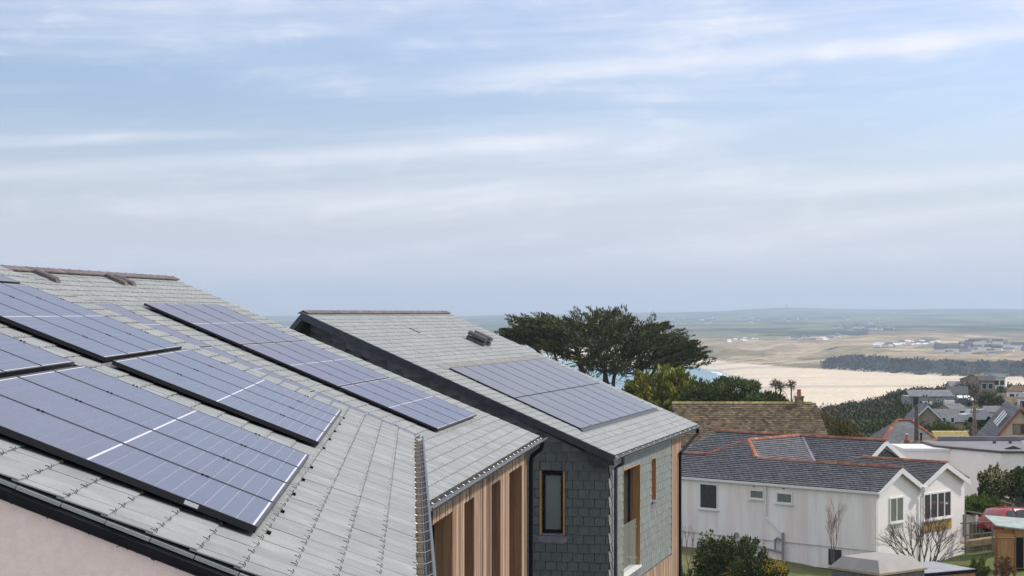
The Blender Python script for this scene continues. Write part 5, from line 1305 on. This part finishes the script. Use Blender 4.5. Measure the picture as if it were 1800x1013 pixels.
# grey moulded cabin roof
pod = Site('garden_cabin', 'cabin with pale grey chamfered roof in front of the white house', 'cabin', 1552, 70, zpx(1013, 70)-2.0, 38)
kz = zpx(979, 70)-pod.z
def ring(x0, x1, y0, y1, z): return [(x0, y0, z), (x1, y0, z), (x1, y1, z), (x0, y1, z)]
m_ = MB(); m_.hexa(ring(-1.35, 1.35, -1.0, 1.5, kz-0.42)+ring(-1.0, 1.0, -0.62, 1.15, kz)); pod.part(m_, 'chamfered_roof', mat('grey_grp', (0.34, 0.32, 0.30), 0.7, 0.06, 1.5))
m_ = MB(); m_.box(-1.38, 1.38, -1.03, 1.53, kz-0.50, kz-0.424); pod.part(m_, 'roof_edge', mat('sandy_edge', (0.42, 0.33, 0.22), 0.8, 0.1))
m_ = MB(); m_.box(-1.3, 1.3, -0.95, 1.45, 0, kz-0.503); pod.part(m_, 'walls', mat('grey_boards', (0.16, 0.155, 0.16), 0.8, 0.15))
m_ = MB()
for i in range(4): m_.box(-1.335, -1.30, -0.6, 0.5, kz-0.8-i*0.14, kz-0.72-i*0.14)
pod.part(m_, 'louvre', M_PIPE)
# timber garage with flat grey roof
gr = Site('timber_outbuilding', 'timber outbuilding with flat grey roof and black edge trim', 'outbuilding', 1690, 76, zpx(1013, 76)-2.0, 28)
kz = zpx(1003, 76)-gr.z
m_ = MB(); m_.box(-1.9, 0.75, 0.0, 2.6, 0, kz-0.10); gr.part(m_, 'walls', M_OAK)
m_ = MB(); m_.box(-1.98, 0.82, -0.08, 2.7, kz-0.12, kz); gr.part(m_, 'edge_trim', M_BLACK)
m_ = MB(); m_.box(-1.92, 0.76, -0.02, 2.62, kz, kz+0.02); gr.part(m_, 'flat_roof', mat('pale_membrane', (0.33, 0.34, 0.36), 0.7, 0.1, 1))
for i in range(13):
    b_ = MB(); b_.box(-1.9+i*0.2+0.004, -1.9+i*0.2+0.19, -0.025, 0.0, 0, kz-0.12); gr.part(b_, 'board', M_OAK)
# scaffold rail and decking beside the gable
sf = Site('scaffold', 'scaffold of grey tubes and boards beside the white gable', 'scaffold', 1697, 97, zpx(1000, 97), 0)
K = F_PX/97
def sc_(px, py, dy=0.0): return Vector(((px-1697)/K, dy, -(py-551)/K-sf.z))
M_TUBE = mat('scaffold_tube', (0.27, 0.24, 0.21), 0.5, 0.15, metal=0.3)
for px, t_, b_, dy in ((1697, 900, 985, 0), (1736, 914, 962, -1.0), (1766, 880, 955, -1.6), (1710, 912, 952, 2.0)):
    m_ = MB(); m_.tube([sc_(px, t_, dy), sc_(px, b_, dy)], 0.05, 6); sf.part(m_, 'standard', M_TUBE)
for a, b in (((1690, 921, 0.2), (1768, 909, -1.6)), ((1697, 941, 0), (1768, 926, -1.6)), ((1712, 905, 2), (1768, 908, -1.6)), ((1690, 966, 0), (1770, 948, -1.0)), ((1725, 984, -0.5), (1750, 952, -1.2))):
    m_ = MB(); m_.tube([sc_(*a), sc_(*b)], 0.045, 6); sf.part(m_, 'rail', M_TUBE)
for i in range(3):
    m_ = MB(); m_.prism([sc_(1697, 958, -0.2+0.5*i), sc_(1752, 945, -1.2+0.5*i), sc_(1752, 945, -0.75+0.5*i), sc_(1697, 958, 0.25+0.5*i)], (0, 0, 0.06)); sf.part(m_, 'deck_board', mat('scaffold_board', (0.42, 0.31, 0.19), 0.8, 0.15, 3))
m_ = MB(); m_.prism([sc_(1697, 951, -0.28), sc_(1752, 938, -1.28), sc_(1752, 948, -1.28), sc_(1697, 962, -0.28)], (0.02, 0.04, 0)); sf.part(m_, 'toe_board', mat('scaffold_board', (0.42, 0.31, 0.19)))
# panel fence behind the deck, leaning fence on the bank
fe = Site('board_fence', 'weathered upright board fence behind the scaffold', 'fence', 1704, 101, zpx(968, 101), 0)
K1 = F_PX/101
for i in range(16):
    x = i*6.2/K1; m_ = MB(); m_.box(x, x+5.6/K1, 0, 0.03, 0, (968-921)/K1+random.uniform(-.03, .03)); fe.part(m_, 'board', mat('grey_fence', (0.20, 0.165, 0.125), 0.9, 0.2, 3, islands=0.2))
fe2 = Site('garden_fence', 'lichened horizontal board fence sloping down behind red car', 'fence', 1719, 106, zpx(868, 106), 0)
K1 = F_PX/106
for i in range(3):
    m_ = MB(); m_.prism([(0, 0, -i*0.26+0.12), (3.6, -1.6, -i*0.26-1.15), (3.6, -1.6, -i*0.26-0.92), (0, 0, -i*0.26+0.35)], (0.01, 0.05, 0)); fe2.part(m_, 'board', mat('lichen_fence', (0.24, 0.21, 0.13), 0.9, 0.25, 4, islands=0.2))
for t_ in (0.02, 0.5, 0.97):
    m_ = MB(); m_.box(3.6*t_-0.05, 3.6*t_+0.05, -1.6*t_+0.05, -1.6*t_+0.15, -1.27*t_-1.0, -1.27*t_+0.4); fe2.part(m_, 'post', mat('lichen_fence', (0.24, 0.21, 0.13)))
# orange timber shed with its door open
sh = Site('garden_shed', 'orange timber shed with pale roof and its door standing open', 'shed', 1762, 92, zpx(1000, 92), 0)
K2 = F_PX/92
def sz(py): return zpx(py, 92)-sh.z
m_ = MB(); m_.box(0.62, 2.4, 0, 2.0, 0, sz(928)); sh.part(m_, 'walls', M_OAK)
m_ = MB(); m_.prism([(-0.35, -0.12, sz(925)-0.0), (2.5, -0.12, sz(938)), (2.5, 2.2, sz(924)), (-0.35, 2.2, sz(916))], (0, 0, 0.06)); sh.part(m_, 'roof', mat('pale_felt', (0.36, 0.42, 0.40), 0.8, 0.1, 2))
m_ = MB(); m_.box(0.70, 1.05, -0.02, 0.02, 0.05, sz(945)); sh.part(m_, 'doorway', M_BLACK)
for i in range(5):
    m_ = MB(); m_.box(-0.32+i*0.165, -0.32+i*0.165+0.157, -0.32, -0.29, 0.08, sz(938)); d_ = sh.part(m_, 'door_board', M_OAK)
for a, b in (((-0.32, 0.15), (0.5, sz(940)-0.1)), ((-0.32, sz(940)-0.12), (0.5, sz(940)-0.12)), ((-0.32, 0.62), (0.5, 0.62))):
    m_ = MB(); p, q = Vector((a[0], -0.345, a[1])), Vector((b[0], -0.345, b[1])); m_.tube([p, q], 0.04, 4); sh.part(m_, 'door_brace', M_OAK)
m_ = MB(); m_.box(-0.35, 0.62, 0.2, 0.24, 0, sz(932)); sh.part(m_, 'side_panel', M_OAK)
# red hatchback
cr2 = Site('red_car', 'red hatchback parked below the sloping fence', 'car', 1783, 101, zpx(925, 101)-0.35, 28)
M_CAR = mat('red_car_paint', (0.36, 0.03, 0.04), 0.25, 0.05, coat=0.8, spec=0.5)
sec = [(-1.95, 0.35, 0.80, 0.72), (-1.75, 0.25, 1.0, 0.80), (-1.45, 0.22, 1.38, 0.66), (-0.6, 0.2, 1.46, 0.66), (0.25, 0.2, 1.38, 0.68), (0.95, 0.2, 0.98, 0.80), (1.7, 0.22, 0.82, 0.78), (1.98, 0.35, 0.62, 0.68)]
body = MB(); rings = []
for x, zl, zt_, hw in sec:
    body.add([(x, -0.82, zl), (x, -0.84, 0.62 if zt_ > 0.7 else 0.5), (x, -0.82, min(0.88, zt_-0.04)), (x, -hw*0.95, zt_-0.03), (x, -hw*0.55, zt_), (x, hw*0.55, zt_), (x, hw*0.95, zt_-0.03), (x, 0.82, min(0.88, zt_-0.04)), (x, 0.84, 0.62 if zt_ > 0.7 else 0.5), (x, 0.82, zl)], [])
n = len(sec)
for i in range(n-1):
    for j in range(10): body.f.append((i*10+j, i*10+(j+1) % 10, (i+1)*10+(j+1) % 10, (i+1)*10+j))
body.f += [tuple(range(9, -1, -1)), tuple(range((n-1)*10, n*10))]
cr2.part(body, 'body', M_CAR, smooth=True)
for y in (-1, 1):
    for x0, x1 in ((-1.3, -0.62), (-0.55, 0.15)):
        m_ = MB(); m_.prism([(x0, y*0.80, 0.92), (x1, y*0.80, 0.92), (x1-0.06*(x1 > 0), y*0.69, 1.33), (x0+0.12*(x0 < -1), y*0.69, 1.33)], (0, y*0.02, 0)); cr2.part(m_, 'side_window', M_GLASS)
    for x in (-1.25, 1.25):
        m_ = MB(); m_.tube([(x, y*0.68, 0.30), (x, y*0.87, 0.30)], 0.31, 14); w_ = cr2.part(m_, 'wheel', M_BLACK)
        m_ = MB(); m_.tube([(x, y*0.87, 0.30), (x, y*0.885, 0.30)], 0.19, 10); m_.build('rim', M_PIPE, w_)
    m_ = MB(); m_.prism([(1.78, y*0.45, 0.60), (1.93, y*0.62, 0.58), (1.80, y*0.74, 0.66), (1.62, y*0.60, 0.76)], (0.03, 0, 0.03)); cr2.part(m_, 'headlight', M_PLAST)
M_SCREEN = mat('windscreen', (0.30, 0.33, 0.38), 0.08, 0.15, 3, 0.6)
m_ = MB(); m_.prism([(0.92, -0.70, 1.02), (0.92, 0.70, 1.02), (0.30, 0.58, 1.385), (0.30, -0.58, 1.385)], (0.012, 0, 0.012)); cr2.part(m_, 'windscreen', M_SCREEN)
# shrubs and bank on the right
bush('blossom_bush', 'bush covered in pale cream blossom beside the white flat-roofed house', 1748, 104, 820, 64, 2.1, M_BUSH, 111, M_BLOS, 80, 0.085, 0.05, fl_n=420, fl_zone=((0, 0.6, 0.4), (-0.3, 0.7, 0.3), (0.3, 0.75, 0.3)))
bush('dark_bush', 'dark green bush at the right edge above the sloping fence', 1795, 104, 816, 56, 2.3, M_PINE, 112, None, 80, 0.085, 0.05)
bush('grass_bank', 'bright green grassy bank beyond the white gable', 1722, 103, 868, 84, 1.3, mat('bank_grass', (0.13, 0.19, 0.035), 0.85, 0.2, 1, 0.1, col2=(0.08, 0.13, 0.025), islands=0.3), 113, None, 90, 0.08, 0.03, cat='grass')
bush('small_green_bush', 'small fresh green bush by the timber outbuilding', 1720, 86, 978, 44, 1.3, mat('fresh_leaf', (0.15, 0.20, 0.035), 0.8, 0.2, 1, 0.15, islands=0.3), 114, None, 30)
bush('red_leaf_shrub', 'twiggy shrub with reddish leaves in front of the shed door', 1765, 84, 974, 46, 1.5, mat('reddish_leaf', (0.24, 0.10, 0.07), 0.8, 0.2, 1, 0.15, col2=(0.16, 0.11, 0.05), islands=0.35), 115, None, 26, 0.05, 0.022)
wx = Site('white_extension', 'low white extension with dark flat roof behind the white gable', 'extension', 1686, 103, zpx(925, 103)-1.5, 0)
K3 = F_PX/103
m_ = MB(); m_.box(0, 29/K3, 0, 2.5, 0, zpx(904, 103)-wx.z); wx.part(m_, 'walls', M_WHITE)
m_ = MB(); m_.box(-0.1, 30/K3, -0.1, 2.6, zpx(904, 103)-wx.z, zpx(899, 103)-wx.z); wx.part(m_, 'roof_edge', M_BLACK)

# ================================================================== air
hz = MB(); hz.box(-14000, 14000, -300, 13400, CZ-70, CZ+150)
M_HAZE = bpy.data.materials.new('haze_air'); M_HAZE.use_nodes = True
hn, hl = M_HAZE.node_tree.nodes, M_HAZE.node_tree.links; hn.clear()
ho = hn.new('ShaderNodeOutputMaterial'); hv = hn.new('ShaderNodeVolumePrincipled')
hv.inputs['Color'].default_value = (0.66, 0.82, 1.0, 1); hv.inputs['Density'].default_value = 1.4e-4; hv.inputs['Anisotropy'].default_value = 0.2
hl.new(hv.outputs[0], ho.inputs['Volume'])
tag(hz.build('haze', M_HAZE, kind='stuff'), 'pale blue haze over the bay', 'haze')
